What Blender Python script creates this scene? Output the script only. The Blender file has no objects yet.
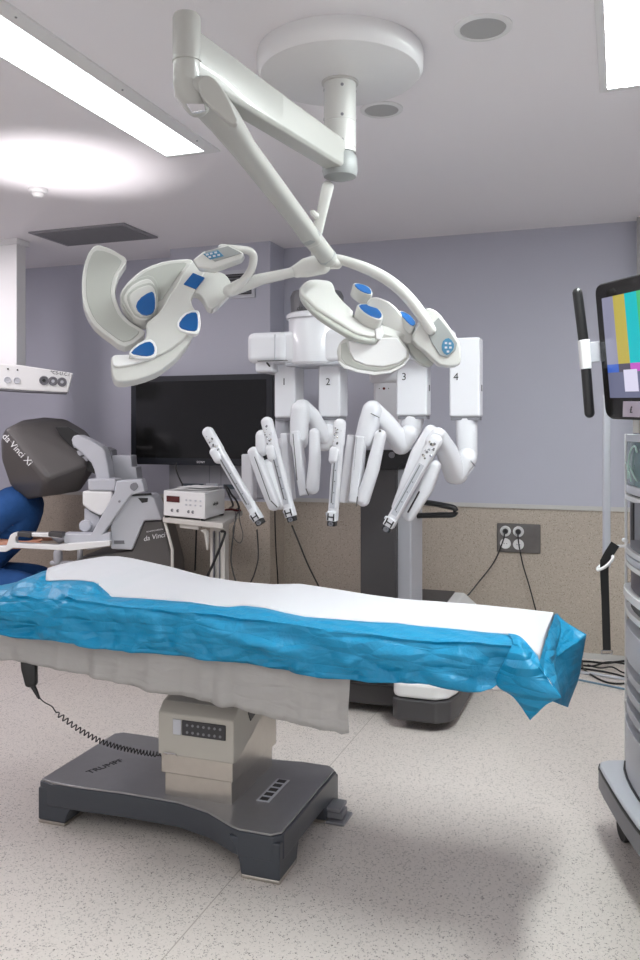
import bpy, bmesh, math, random
from mathutils import Vector, Matrix, noise
random.seed(7)
SC = bpy.context.scene
COL = SC.collection
PI = math.pi
# ------------------------------------------------------------------ camera
TH = math.radians(19.7); F_PX = 841.0; EYE = 1.5
CT, ST = math.cos(TH), math.sin(TH)
cam_d = bpy.data.cameras.new('camera'); cam = bpy.data.objects.new('camera', cam_d); COL.objects.link(cam)
cam.location = (0, 0, EYE); cam.rotation_euler = (PI/2, 0, TH)
cam_d.sensor_fit = 'VERTICAL'; cam_d.sensor_height = 36.0; cam_d.lens = 36.0*F_PX/960.0
cam_d.shift_y = -50.0/960.0
cam_d.clip_start = 0.05
SC.camera = cam
# ------------------------------------------------------------------ world, exposure, lights
w = bpy.data.worlds.new('world'); SC.world = w; w.use_nodes = True
w.node_tree.nodes['Background'].inputs[0].default_value = (0.8, 0.85, 1, 1)
w.node_tree.nodes['Background'].inputs[1].default_value = 0.05
SC.view_settings.view_transform = 'Standard'; SC.view_settings.look = 'None'
SC.view_settings.gamma = 1.0; SC.view_settings.use_curve_mapping = False
SC.view_settings.exposure = 0.0
PANEL_LEFT = 6.0; PANEL_RIGHT = 78.0; UNSEEN_AREA = 6.0; REAR_FILL = 37.0; DOWNLIGHT = 0.0
def lamp(name, kind, loc, energy, color=(1, 1, 1), **kw):
    d = bpy.data.lights.new(name, kind); d.energy = energy; d.color = color
    for k, v in kw.items(): setattr(d, k, v)
    o = bpy.data.objects.new(name, d); COL.objects.link(o); o.location = loc
    return o
# added spot without a fixture, for the ceiling glow whose source is unseen
sp = lamp('ceiling_glow_spot', 'SPOT', (-2.9, 3.45, 1.75), 85, (1, 0.95, 0.97), spot_size=math.radians(60), spot_blend=1.0, shadow_soft_size=0.05)
sp.rotation_euler = (Vector((-2.72, 3.62, 2.85))-sp.location).to_track_quat('-Z', 'Y').to_euler()

# added soft fill from behind the camera, no window is built there
wl = lamp('rear_fill_light', 'AREA', (-1.3, -2.5, 1.42), REAR_FILL, (1.0, 0.985, 0.985), shape='RECTANGLE', size=7.6, size_y=2.7)
wl.rotation_euler = (PI/2, 0, 0)
# ------------------------------------------------------------------ helpers
def A(px, py, Y=None, Z=None, X=None):
    a = (px-320)/F_PX; b = (430-py)/F_PX
    d = Vector((a*CT-ST, a*ST+CT, b))
    if Y is not None: t = Y/d.y
    elif Z is not None: t = (Z-EYE)/d.z
    else: t = X/d.x
    return Vector((0, 0, EYE))+d*t
def D(px, py, z):                       # point at distance z along the optical axis
    a = (px-320)/F_PX; b = (430-py)/F_PX
    return Vector((0, 0, EYE))+Vector((a*CT-ST, a*ST+CT, b))*z
def W(xc, z, Z=0): return Vector((xc*CT-z*ST, xc*ST+z*CT, Z))
RIGHT = Vector((CT, ST, 0)); FWD = Vector((-ST, CT, 0)); UP = Vector((0, 0, 1))

def mat(name, color, rough=0.5, metal=0.0, bump=0.0, bscale=200, var=0.0, vscale=8, coat=0.0, emis=None, es=0.0, alpha=None, trans=None):
    m = bpy.data.materials.new(name); m.use_nodes = True
    nt = m.node_tree; b = nt.nodes['Principled BSDF']
    b.inputs['Base Color'].default_value = (*color, 1); b.inputs['Roughness'].default_value = rough
    b.inputs['Metallic'].default_value = metal; b.inputs['Coat Weight'].default_value = coat
    tc = nt.nodes.new('ShaderNodeTexCoord')
    if var:
        n = nt.nodes.new('ShaderNodeTexNoise'); n.inputs['Scale'].default_value = vscale; n.inputs['Detail'].default_value = 5
        nt.links.new(tc.outputs['Object'], n.inputs['Vector'])
        r = nt.nodes.new('ShaderNodeMapRange'); r.inputs['To Min'].default_value = 1-var; r.inputs['To Max'].default_value = 1+var
        nt.links.new(n.outputs['Fac'], r.inputs['Value'])
        mx = nt.nodes.new('ShaderNodeVectorMath'); mx.operation = 'SCALE'; mx.inputs[0].default_value = color
        nt.links.new(r.outputs[0], mx.inputs['Scale']); nt.links.new(mx.outputs[0], b.inputs['Base Color'])
    if bump:
        n = nt.nodes.new('ShaderNodeTexNoise'); n.inputs['Scale'].default_value = bscale; n.inputs['Detail'].default_value = 3
        nt.links.new(tc.outputs['Object'], n.inputs['Vector'])
        bp = nt.nodes.new('ShaderNodeBump'); bp.inputs['Strength'].default_value = bump; bp.inputs['Distance'].default_value = 0.01
        nt.links.new(n.outputs['Fac'], bp.inputs['Height']); nt.links.new(bp.outputs[0], b.inputs['Normal'])
    if emis:
        b.inputs['Emission Color'].default_value = (*emis, 1); b.inputs['Emission Strength'].default_value = es
    return m
def speckle(name, base, dark, light, scale, rough, seam=None, dens=0.13):
    """vinyl with small chips of a darker and a paler tone"""
    m = mat(name, base, rough); nt = m.node_tree; b = nt.nodes['Principled BSDF']; L = nt.links
    tc = nt.nodes.new('ShaderNodeTexCoord')
    def chips(sc, th, off):
        mp = nt.nodes.new('ShaderNodeMapping'); mp.inputs['Location'].default_value = (off, off*2, off*3); L.new(tc.outputs['Object'], mp.inputs[0])
        ns = nt.nodes.new('ShaderNodeTexNoise'); ns.inputs['Scale'].default_value = sc*1.2; L.new(mp.outputs[0], ns.inputs['Vector'])
        ad = nt.nodes.new('ShaderNodeVectorMath'); ad.operation = 'MULTIPLY_ADD'; ad.inputs[1].default_value = (0.02,)*3
        L.new(ns.outputs['Color'], ad.inputs[0]); L.new(mp.outputs[0], ad.inputs[2])
        v = nt.nodes.new('ShaderNodeTexVoronoi'); v.inputs['Scale'].default_value = sc; L.new(ad.outputs[0], v.inputs['Vector'])
        s = nt.nodes.new('ShaderNodeSeparateColor'); L.new(v.outputs['Color'], s.inputs[0])
        c = nt.nodes.new('ShaderNodeMath'); c.operation = 'LESS_THAN'; c.inputs[1].default_value = th; L.new(s.outputs[0], c.inputs[0])
        d = nt.nodes.new('ShaderNodeMath'); d.operation = 'LESS_THAN'; d.inputs[1].default_value = 0.42; L.new(v.outputs['Distance'], d.inputs[0])
        k = nt.nodes.new('ShaderNodeMath'); k.operation = 'MULTIPLY'; L.new(c.outputs[0], k.inputs[0]); L.new(d.outputs[0], k.inputs[1])
        return k
    prev = None
    for col, sc, th, off in ((light, scale*0.8, 0.25, 5.3), (dark, scale, dens, 0.0)):
        k = chips(sc, th, off)
        mx = nt.nodes.new('ShaderNodeMix'); mx.data_type = 'RGBA'; L.new(k.outputs[0], mx.inputs[0])
        if prev: L.new(prev.outputs[2], mx.inputs[6])
        else: mx.inputs[6].default_value = (*base, 1)
        mx.inputs[7].default_value = (*col, 1); prev = mx
    if seam is not None:
        sx = nt.nodes.new('ShaderNodeSeparateXYZ'); L.new(tc.outputs['Object'], sx.inputs[0])
        a1 = nt.nodes.new('ShaderNodeMath'); a1.operation = 'SUBTRACT'; a1.inputs[1].default_value = seam; L.new(sx.outputs[0], a1.inputs[0])
        a2 = nt.nodes.new('ShaderNodeMath'); a2.operation = 'PINGPONG'; a2.inputs[1].default_value = 1.0; L.new(a1.outputs[0], a2.inputs[0])
        a3 = nt.nodes.new('ShaderNodeMath'); a3.operation = 'LESS_THAN'; a3.inputs[1].default_value = 0.0022; L.new(a2.outputs[0], a3.inputs[0])
        mx = nt.nodes.new('ShaderNodeMix'); mx.data_type = 'RGBA'; L.new(a3.outputs[0], mx.inputs[0]); L.new(prev.outputs[2], mx.inputs[6])
        mx.inputs[7].default_value = (base[0]*.62, base[1]*.6, base[2]*.58, 1); prev = mx
    L.new(prev.outputs[2], b.inputs['Base Color'])
    return m
M = {}
M['wall'] = mat('lavender_wall_paint', (0.48, 0.485, 0.56), 0.6, bump=0.12, bscale=260, var=0.03, vscale=3)
M['ceiling'] = mat('ceiling_paint', (0.88, 0.86, 0.885), 0.7, bump=0.05, bscale=200)
M['wainscot'] = speckle('wainscot_vinyl', (0.46, 0.40, 0.335), (0.24, 0.20, 0.16), (0.56, 0.50, 0.43), 150, 0.45, dens=0.22)
M['floor'] = speckle('floor_vinyl', (0.66, 0.605, 0.565), (0.09, 0.075, 0.07), (0.70, 0.655, 0.615), 175, 0.33, seam=-1.2245, dens=0.21)
M['rail'] = mat('rail_plastic', (0.55, 0.54, 0.52), 0.4)
M['white'] = mat('white_enamel', (0.80, 0.80, 0.80), 0.32, coat=0.3)
M['robotwhite'] = mat('robot_white_shell', (0.74, 0.74, 0.775), 0.28, coat=0.3)
M['lampwhite'] = mat('lamp_ivory_shell', (0.60, 0.60, 0.575), 0.35, coat=0.4)
M['lamparm'] = mat('lamp_arm_enamel', (0.42, 0.42, 0.395), 0.38, coat=0.2)
M['lampgrey'] = mat('lamp_grey_plastic', (0.30, 0.315, 0.31), 0.4)
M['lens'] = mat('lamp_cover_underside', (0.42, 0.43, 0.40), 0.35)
M['blue'] = mat('blue_cap_plastic', (0.0, 0.085, 0.29), 0.3, coat=0.3)
M['padblue'] = mat('keypad_blue', (0.05, 0.19, 0.32), 0.4)
M['darkgrey'] = mat('charcoal_shell', (0.060, 0.057, 0.060), 0.42, bump=0.05, bscale=400)
M['consolegrey'] = mat('console_hood_grey', (0.105, 0.098, 0.096), 0.45, bump=0.05, bscale=500)
M['lightgrey'] = mat('light_grey_plastic', (0.52, 0.53, 0.575), 0.4)
M['midgrey'] = mat('mid_grey_plastic', (0.20, 0.20, 0.22), 0.45)
M['black'] = mat('black_plastic', (0.012, 0.012, 0.013), 0.4)
M['rubber'] = mat('black_rubber', (0.02, 0.02, 0.02), 0.75)
M['steel'] = mat('brushed_steel', (0.50, 0.47, 0.43), 0.28, metal=1.0, var=0.06, vscale=40)
M['chrome'] = mat('chrome', (0.7, 0.7, 0.72), 0.15, metal=1.0)
M['shroud'] = mat('column_shroud_plastic', (0.46, 0.44, 0.395), 0.4)
M['shroudtop'] = mat('column_shroud_top_plastic', (0.34, 0.33, 0.305), 0.4)
M['basemetal'] = mat('base_dark_enamel', (0.040, 0.047, 0.060), 0.35, coat=0.2)
M['baseplate'] = mat('base_satin_plate', (0.36, 0.36, 0.37), 0.36, metal=0.8, var=0.05, vscale=30)
M['screen_off'] = mat('dark_screen_glass', (0.008, 0.008, 0.008), 0.15)
M['beige'] = mat('cart_beige_metal', (0.62, 0.60, 0.56), 0.4)
M['paper'] = mat('paper', (0.78, 0.78, 0.78), 0.7)
M['glass'] = mat('green_tinted_glass', (0.10, 0.17, 0.17), 0.08)
M['skin'] = mat('skin', (0.55, 0.27, 0.18), 0.5, var=0.05)
M['scrub'] = mat('blue_scrub_cloth', (0.012, 0.075, 0.25), 0.85, bump=0.9, bscale=18, var=0.2, vscale=12)
M['shoe'] = mat('white_clog', (0.5, 0.5, 0.5), 0.5)
M['redled'] = mat('display_window', (0.05, 0.01, 0.012), 0.2, emis=(0.35, 0.06, 0.06), es=0.06)
M['ink'] = mat('black_lettering', (0.02, 0.02, 0.022), 0.5)
M['inkwhite'] = mat('white_lettering', (0.85, 0.85, 0.86), 0.5)
M['inkgrey'] = mat('grey_lettering', (0.12, 0.12, 0.12), 0.5)
M['violetcable'] = mat('pale_blue_cable', (0.16, 0.25, 0.33), 0.5)
M['redcable'] = mat('dark_red_cable', (0.15, 0.02, 0.02), 0.5)
M['ceilventgrey'] = mat('ceiling_vent_grey', (0.27, 0.265, 0.285), .55)
M['ventgrey'] = mat('vent_grey_metal', (0.17, 0.17, 0.19), 0.55)

# blue drape: crinkled non-woven sheet
def cloth_mat(name, color, rough, sheen, transm, bump):
    m = mat(name, color, rough); nt = m.node_tree; b = nt.nodes['Principled BSDF']; L = nt.links
    b.inputs['Sheen Weight'].default_value = sheen
    tc = nt.nodes.new('ShaderNodeTexCoord')
    n1 = nt.nodes.new('ShaderNodeTexNoise'); n1.inputs['Scale'].default_value = 9; n1.inputs['Detail'].default_value = 8; n1.inputs['Distortion'].default_value = 0.6
    L.new(tc.outputs['Object'], n1.inputs['Vector'])
    mp = nt.nodes.new('ShaderNodeMapping'); mp.inputs['Scale'].default_value = (1.0, 1.0, 4.5); L.new(tc.outputs['Object'], mp.inputs[0])
    n2 = nt.nodes.new('ShaderNodeTexVoronoi'); n2.feature = 'DISTANCE_TO_EDGE'; n2.inputs['Scale'].default_value = 6; L.new(mp.outputs[0], n2.inputs['Vector'])
    ad = nt.nodes.new('ShaderNodeMath'); ad.operation = 'ADD'; L.new(n1.outputs['Fac'], ad.inputs[0]); L.new(n2.outputs['Distance'], ad.inputs[1])
    bp = nt.nodes.new('ShaderNodeBump'); bp.inputs['Strength'].default_value = bump; bp.inputs['Distance'].default_value = 0.02
    L.new(ad.outputs[0], bp.inputs['Height']); L.new(bp.outputs[0], b.inputs['Normal'])
    if transm:
        out = nt.nodes['Material Output']; t = nt.nodes.new('ShaderNodeBsdfTranslucent'); t.inputs[0].default_value = (*color, 1)
        L.new(bp.outputs[0], t.inputs['Normal'])
        mx = nt.nodes.new('ShaderNodeMixShader'); mx.inputs[0].default_value = transm
        L.new(b.outputs[0], mx.inputs[1]); L.new(t.outputs[0], mx.inputs[2]); L.new(mx.outputs[0], out.inputs[0])
    return m
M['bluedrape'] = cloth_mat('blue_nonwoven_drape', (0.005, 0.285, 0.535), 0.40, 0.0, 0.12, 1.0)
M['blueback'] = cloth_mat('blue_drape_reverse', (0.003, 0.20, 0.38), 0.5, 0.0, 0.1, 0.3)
M['whitesheet'] = cloth_mat('white_cotton_sheet', (0.60, 0.60, 0.635), 0.8, 0.0, 0.0, 0.12)
def film_mat():
    m = cloth_mat('translucent_plastic_film', (0.62, 0.61, 0.60), 0.28, 0.0, 0.35, 0.4)
    nt = m.node_tree; out = nt.nodes['Material Output']; src = out.inputs[0].links[0].from_socket
    tr = nt.nodes.new('ShaderNodeBsdfTransparent'); mx = nt.nodes.new('ShaderNodeMixShader'); mx.inputs[0].default_value = 0.16
    nt.links.new(src, mx.inputs[1]); nt.links.new(tr.outputs[0], mx.inputs[2]); nt.links.new(mx.outputs[0], out.inputs[0])
    return m
M['film'] = film_mat()
def glow_mat(name, strength, color):
    m = bpy.data.materials.new(name); m.use_nodes = True; nt = m.node_tree; nt.nodes.clear()
    o = nt.nodes.new('ShaderNodeOutputMaterial'); e = nt.nodes.new('ShaderNodeEmission'); L = nt.links
    tc = nt.nodes.new('ShaderNodeTexCoord'); sep = nt.nodes.new('ShaderNodeSeparateXYZ'); L.new(tc.outputs['Object'], sep.inputs[0])
    # prismatic cover: faint grid of lighter and darker cells
    ch = nt.nodes.new('ShaderNodeTexChecker'); ch.inputs['Scale'].default_value = 26; L.new(tc.outputs['Object'], ch.inputs['Vector'])
    ch.inputs[1].default_value = (*[c*0.86 for c in color], 1); ch.inputs[2].default_value = (*color, 1)
    L.new(ch.outputs[0], e.inputs[0]); e.inputs[1].default_value = strength; L.new(e.outputs[0], o.inputs[0])
    return m

def origin(p):
    v = Vector((0, 0, 0))
    while p is not None: v += p.location; p = p.parent
    return v
def thing(name, label, cat, loc=(0, 0, 0), group=None):
    o = bpy.data.objects.new(name, None); COL.objects.link(o); o.location = loc; o.empty_display_size = 0.1
    o['label'] = label; o['category'] = cat
    if group: o['group'] = group
    return o
def tag(o, label, cat, group=None, kind=None):
    o['label'] = label; o['category'] = cat
    if group: o['group'] = group
    if kind: o['kind'] = kind
    return o
def obj(name, bm, m, parent=None, bevel=0.0, seg=2, smooth=35, sub=0, solid=0.0, ang=30):
    me = bpy.data.meshes.new(name); 
    bmesh.ops.remove_doubles(bm, verts=bm.verts, dist=1e-6)
    bmesh.ops.recalc_face_normals(bm, faces=bm.faces)
    if parent is not None:
        bmesh.ops.translate(bm, verts=bm.verts, vec=-origin(parent)); base = Vector((0, 0, 0))
    else:                                  # origin at the bottom centre of the thing
        xs = [v.co for v in bm.verts]
        base = Vector(((min(v.x for v in xs)+max(v.x for v in xs))/2, (min(v.y for v in xs)+max(v.y for v in xs))/2, min(v.z for v in xs)))
        if name in NOSHIFT: base = Vector((0, 0, 0))
        bmesh.ops.translate(bm, verts=bm.verts, vec=-base)
    bm.to_mesh(me); bm.free()
    for mm in (m if isinstance(m, (list, tuple)) else [m]): me.materials.append(M[mm] if isinstance(mm, str) else mm)
    for p in me.polygons: p.use_smooth = True
    me.set_sharp_from_angle(angle=math.radians(smooth))
    o = bpy.data.objects.new(name, me); COL.objects.link(o); o.parent = parent; o.location = base
    if solid:
        s = o.modifiers.new('solid', 'SOLIDIFY'); s.thickness = solid; s.offset = 0
    if bevel:
        b = o.modifiers.new('bevel', 'BEVEL'); b.width = bevel; b.segments = seg; b.limit_method = 'ANGLE'; b.angle_limit = math.radians(ang); b.harden_normals = True
    if sub:
        s = o.modifiers.new('sub', 'SUBSURF'); s.levels = sub; s.render_levels = sub
    return o
NOSHIFT = ('floor', 'wall_back', 'wall_left', 'wall_right', 'wall_front')
def struct(name, bm, m, parent=None, **k):
    o = obj(name, bm, m, parent, **k)
    if parent is None: o['kind'] = 'structure'
    return o
def NB(): return bmesh.new()
def box(bm, lo, hi, mi=0):
    lo = Vector(lo); hi = Vector(hi)
    vs = [bm.verts.new((x, y, z)) for x in (lo.x, hi.x) for y in (lo.y, hi.y) for z in (lo.z, hi.z)]
    for q in ((0, 1, 3, 2), (4, 6, 7, 5), (0, 4, 5, 1), (2, 3, 7, 6), (0, 2, 6, 4), (1, 5, 7, 3)):
        f = bm.faces.new([vs[i] for i in q]); f.material_index = mi
    return bm
def obox(bm, c, ax, ay, az, sx, sy, sz):        # oriented box
    c = Vector(c); vs = [bm.verts.new(c+ax*(i*sx/2)+ay*(j*sy/2)+az*(k*sz/2)) for i in (-1, 1) for j in (-1, 1) for k in (-1, 1)]
    for q in ((0, 1, 3, 2), (4, 6, 7, 5), (0, 4, 5, 1), (2, 3, 7, 6), (0, 2, 6, 4), (1, 5, 7, 3)): bm.faces.new([vs[i] for i in q])
    return bm
def prism(bm, pts, vec, mi=0):                  # closed outline swept along a vector
    vec = Vector(vec); a = [bm.verts.new(p) for p in pts]; b = [bm.verts.new(Vector(p)+vec) for p in pts]; n = len(pts)
    fs = [bm.faces.new(a), bm.faces.new(list(reversed(b)))]
    for i in range(n): fs.append(bm.faces.new((a[i], b[i], b[(i+1) % n], a[(i+1) % n])))
    for f in fs: f.material_index = mi
    return bm
def loft(bm, rings, cap=True, closed=True, mi=0):
    R = [[bm.verts.new(p) for p in r] for r in rings]; n = len(R[0])
    for a, b in zip(R, R[1:]):
        for i in range(n if closed else n-1):
            try: f = bm.faces.new((a[i], a[(i+1) % n], b[(i+1) % n], b[i])); f.material_index = mi
            except ValueError: pass
    if cap and closed:
        for r in (R[0], R[-1]):
            try: bm.faces.new(r).material_index = mi
            except ValueError: pass
    return bm
def frame(t, up=UP):
    t = t.normalized()
    if abs(t.dot(up)) > 0.98: up = Vector((0, 1, 0)) if abs(t.y) < 0.9 else Vector((1, 0, 0))
    s = t.cross(up).normalized(); return s, s.cross(t).normalized()
def catmull(P, k):
    if k <= 1 or len(P) < 3: return P
    out = []; n = len(P)
    for i in range(n-1):
        p0, p1, p2, p3 = P[max(i-1, 0)], P[i], P[i+1], P[min(i+2, n-1)]
        for j in range(k):
            t = j/k; out.append(0.5*((2*p1)+(p2-p0)*t+(2*p0-5*p1+4*p2-p3)*t*t+(3*p1-p0-3*p2+p3)*t*t*t))
    out.append(P[-1]); return out
def sweep(bm, pts, r, depth=None, side=None, n=14, e=2.0, caps=True, k=1, mi=0):
    """tapering rounded limb; r (half-width) and depth (half-depth) per point; side = direction of the width"""
    pts = [Vector(p) for p in pts]; m = len(pts)
    rs = list(r) if isinstance(r, (list, tuple)) else [r]*m
    ds = rs if depth is None else (list(depth) if isinstance(depth, (list, tuple)) else [depth]*m)
    Q = catmull([Vector((p.x, p.y, p.z, a, b)) for p, a, b in zip(pts, rs, ds)], k) if k > 1 else [Vector((p.x, p.y, p.z, a, b)) for p, a, b in zip(pts, rs, ds)]
    P = [Vector(q[:3]) for q in Q]; rs = [q[3] for q in Q]; ds = [q[4] for q in Q]
    rings = []; prev = None
    def ring(c, s, u, a, b):
        out = []
        for i in range(n):
            t = 2*PI*(i+0.5)/n; ct, st = math.cos(t), math.sin(t)
            out.append(c+s*(a*math.copysign(abs(ct)**(2/e), ct))+u*(b*math.copysign(abs(st)**(2/e), st)))
        return out
    for i, p in enumerate(P):
        t = (P[min(i+1, len(P)-1)]-P[max(i-1, 0)]).normalized()
        if side is not None:
            u = t.cross(side).normalized(); s = u.cross(t).normalized()
        elif prev is None: s, u = frame(t)
        else:
            s = prev-t*prev.dot(t); s.normalize(); u = s.cross(t)
        prev = s
        if caps and i == 0:
            for q in (80, 60, 35, 15):
                a = math.radians(q); rings.append(ring(p-t*min(rs[0], ds[0])*math.sin(a), s, u, rs[0]*math.cos(a), ds[0]*math.cos(a)))
        rings.append(ring(p, s, u, rs[i], ds[i]))
        if caps and i == len(P)-1:
            for q in (15, 35, 60, 80):
                a = math.radians(q); rings.append(ring(p+t*min(rs[i], ds[i])*math.sin(a), s, u, rs[i]*math.cos(a), ds[i]*math.cos(a)))
    return loft(bm, rings, mi=mi)
def cable(pts, r=0.004, k=6, n=7): return sweep(NB(), pts, r, n=n, k=k)
def lathe(bm, c, axis, prof, n=32, side=None):   # prof: (radius, height along axis)
    axis = Vector(axis).normalized(); s, u = frame(axis)
    rings = [[Vector(c)+axis*h+(s*math.cos(2*PI*i/n)+u*math.sin(2*PI*i/n))*max(rr, 1e-4) for i in range(n)] for rr, h in prof]
    return loft(bm, rings)
def plane_hit(px, py, c, nrm):
    a = (px-320)/F_PX; b = (430-py)/F_PX; d = Vector((a*CT-ST, a*ST+CT, b)); o = Vector((0, 0, EYE))
    return o+d*((c-o).dot(nrm)/d.dot(nrm))
def smooth_loop(pts, k=3):
    if k <= 1: return pts
    n = len(pts); out = []
    for i in range(n):
        p0, p1, p2, p3 = [Vector(pts[(i+j-1) % n]) for j in range(4)]
        for j in range(k):
            t = j/k; out.append(0.5*((2*p1)+(p2-p0)*t+(2*p0-5*p1+4*p2-p3)*t*t+(3*p1-p0-3*p2+p3)*t*t*t))
    return out
def slab(name, px, c, nrm, thick, m, parent, lift=0.0, bevel=0.006, k=1, seg=3, shrink=1.0):
    """solid plate: outline in a plane through c with normal nrm, thickness away from the viewer"""
    nrm = Vector(nrm).normalized(); c2 = Vector(c)+nrm*lift
    P = [plane_hit(x, y, c2, nrm) for x, y in smooth_loop([Vector((a, b)) for a, b in px], k)]
    if shrink != 1.0:
        g = sum(P, Vector())/len(P); P = [g+(p-g)*shrink for p in P]
    return obj(name, prism(NB(), P, -nrm*thick), m, parent, bevel=bevel, seg=seg)
def text(name, s, loc, xdir, ydir, size, m, parent, align='CENTER', shear=0.0, spacing=1.0, thick=0.0008, xs=1.0):
    cu = bpy.data.curves.new('tmp', 'FONT'); cu.body = s; cu.size = size; cu.align_x = align; cu.align_y = 'CENTER'; cu.extrude = thick; cu.shear = shear; cu.space_character = spacing
    t = bpy.data.objects.new('tmp', cu); COL.objects.link(t); dg = bpy.context.evaluated_depsgraph_get(); me = bpy.data.meshes.new_from_object(t.evaluated_get(dg))
    bpy.data.objects.remove(t); me.name = name
    x = Vector(xdir).normalized(); y = Vector(ydir); y = (y-x*y.dot(x)).normalized(); z = x.cross(y)
    mt = Matrix((( x.x*xs, y.x, z.x, 0), (x.y*xs, y.y, z.y, 0), (x.z*xs, y.z, z.z, 0), (0, 0, 0, 1)))
    me.transform(Matrix.Translation(Vector(loc)-origin(parent)) @ mt); me.materials.clear(); me.materials.append(M[m])
    o = bpy.data.objects.new(name, me); COL.objects.link(o); o.parent = parent
    return o
def lerp(a, b, t): return a+(b-a)*t
def interp(tab, x):
    if x <= tab[0][0]: return tab[0][1]
    for (a, va), (b, vb) in zip(tab, tab[1:]):
        if x <= b: return lerp(va, vb, (x-a)/(b-a))
    return tab[-1][1]
def dupe(root):                                   # a thing with copies of its parts and sub-parts
    def rec(o, p):
        c = o.copy(); COL.objects.link(c); c.parent = p
        for ch in list(o.children): rec(ch, c)
        return c
    return rec(root, None)

# ================================================================== SETTING
H = 2.85; YB = 5.8; XL = -5.3; XR = 2.6; YF = -2.6; RAIL = 0.985
o = struct('floor', box(NB(), (XL, YF, -0.1), (XR, YB, 0)), 'floor')
ceil_o = struct('ceiling', box(NB(), (XL-.1, YF-.1, H), (XR+.1, YB+.1, H+0.2)), 'ceiling')
DL = [(tuple(A(483, 27, Z=H)[:2]), .097), (tuple(A(381.5, 109, Z=H)[:2]), .090)]
for (c_, r_) in DL:                       # round recesses cut for the two downlights
    cut = obj('cutter', lathe(NB(), (c_[0], c_[1], H-.05), UP, [(r_*.80, 0), (r_*.80, .17)], 40), 'ceiling')
    md = ceil_o.modifiers.new('recess', 'BOOLEAN'); md.operation = 'DIFFERENCE'; md.object = cut; md.solver = 'EXACT'
    dg_ = bpy.context.evaluated_depsgraph_get(); dg_.update(); me_ = bpy.data.meshes.new_from_object(ceil_o.evaluated_get(dg_))
    ceil_o.modifiers.clear(); ceil_o.data = me_; me_.shade_flat(); bpy.data.objects.remove(cut)
def wall(name, lo, hi, hi_z=H): struct(name, box(NB(), lo, hi), 'wall')
def wall2(name, lo, hi):
    bm = NB(); box(bm, (lo[0], lo[1], 0), (hi[0], hi[1], RAIL), 1); box(bm, (lo[0], lo[1], RAIL), (hi[0], hi[1], H), 0)
    struct(name, bm, ['wall', 'wainscot'])
wall2('wall_back', (XL, YB), (XR, YB+.1)); wall2('wall_left', (XL-.1, YF), (XL, YB)); wall2('wall_right', (XR, YF), (XR+.1, YB)); wall2('wall_front', (XL, YF-.1), (XR, YF))
PX0, PX1, PY = -3.17, -2.36, 5.535
wall2('pilaster', (PX0, PY), (PX1, YB)); bpy.data.objects['pilaster'].name = 'wall_pilaster'
# chair rail and coved skirting
def strip(name, segs, z0, z1, t, m):
    bm = NB()
    for (x0, y0, x1, y1) in segs: box(bm, (x0, y0, z0), (x1, y1, z1))
    struct(name, bm, m)
strip('trim_1', [(PX1+.004, YB-.012, XR, YB)], RAIL-.014, RAIL+.014, 0, 'rail')
strip('trim_2', [(XL, YB-.012, PX0-.004, YB)], RAIL-.014, RAIL+.014, 0, 'rail')
strip('baseboard_back', [(PX1+.004, YB-.015, XR, YB), (XL, YB-.015, PX0-.004, YB)], 0, 0.035, 0, 'rail')
strip('baseboard_left', [(XL, YF, XL+.015, YB)], 0, 0.035, 0, 'rail')
# end of a service duct at the far right of the back wall
struct('wall_right_duct', box(NB(), (0.095, YB-.10, RAIL+.02), (0.55, YB-.001, H)), mat('duct_paint', (0.34, 0.33, 0.33), 0.6))

# ================================================================== CEILING LIGHTS
def panel(name, label, x0, x1, y0, y1, fr, strength):
    t = thing(name, label, 'ceiling light', ((x0+x1)/2, (y0+y1)/2, H-.03), 'recessed ceiling light panels')
    bm = NB()
    box(bm, (x0-fr[0], y0-.05, H-.008), (x0, y1+.03, H+.002)); box(bm, (x1, y0-.05, H-.008), (x1+fr[1], y1+.03, H+.002))
    box(bm, (x0, y1, H-.008), (x1, y1+.03, H+.002)); box(bm, (x0, y0-.05, H-.008), (x1, y0, H+.002))
    obj('frame', bm, 'white', t, bevel=.001, seg=1)
    obj('diffuser', box(NB(), (x0, y0, H-.004), (x1, y1, H+.001)), glow_mat('light_cover', strength, (0.93, 1.0, 0.99)), t)
    yy = y1-.15
    while yy > y0:
        obj('screw', lathe(NB(), (x1+fr[1]*.55, yy, H-.011), UP, [(0.001, 0), (.004, 0), (.004, .004)], 8), 'midgrey', t); yy -= .62
    return t
panel('ceiling_light', 'long white recessed ceiling light panel at the upper left corner', -2.10, -1.89, 0.7, 3.63, (.01, .07), PANEL_LEFT)
panel('ceiling_light', 'bright recessed ceiling light panel cut by the upper right corner', -.05, .16, 2.15, 3.50, (.03, .03), PANEL_RIGHT)
# more of the same fittings behind the photographer (they light the room)
for x in (-2.0, .05, 1.9):
    d = lamp('unseen_area_light', 'AREA', (x, -.9, H-.02), UNSEEN_AREA*4, (0.96, 1.0, 0.98), shape='RECTANGLE', size=0.3, size_y=2.4)
d = lamp('unseen_area_light', 'AREA', (-4.2, 3.4, H-.02), UNSEEN_AREA*7, (1.0, 0.93, 0.97), shape='RECTANGLE', size=0.3, size_y=1.6)  # added area light ahead at left, lifts the left wall; no fitting built
d = lamp('unseen_area_light', 'AREA', (1.5, 4.2, H-.02), UNSEEN_AREA*3, (0.98, 0.96, 1.0), shape='RECTANGLE', size=0.3, size_y=1.6)  # unseen area light ahead at right, part of the fill; no fitting built

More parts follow.
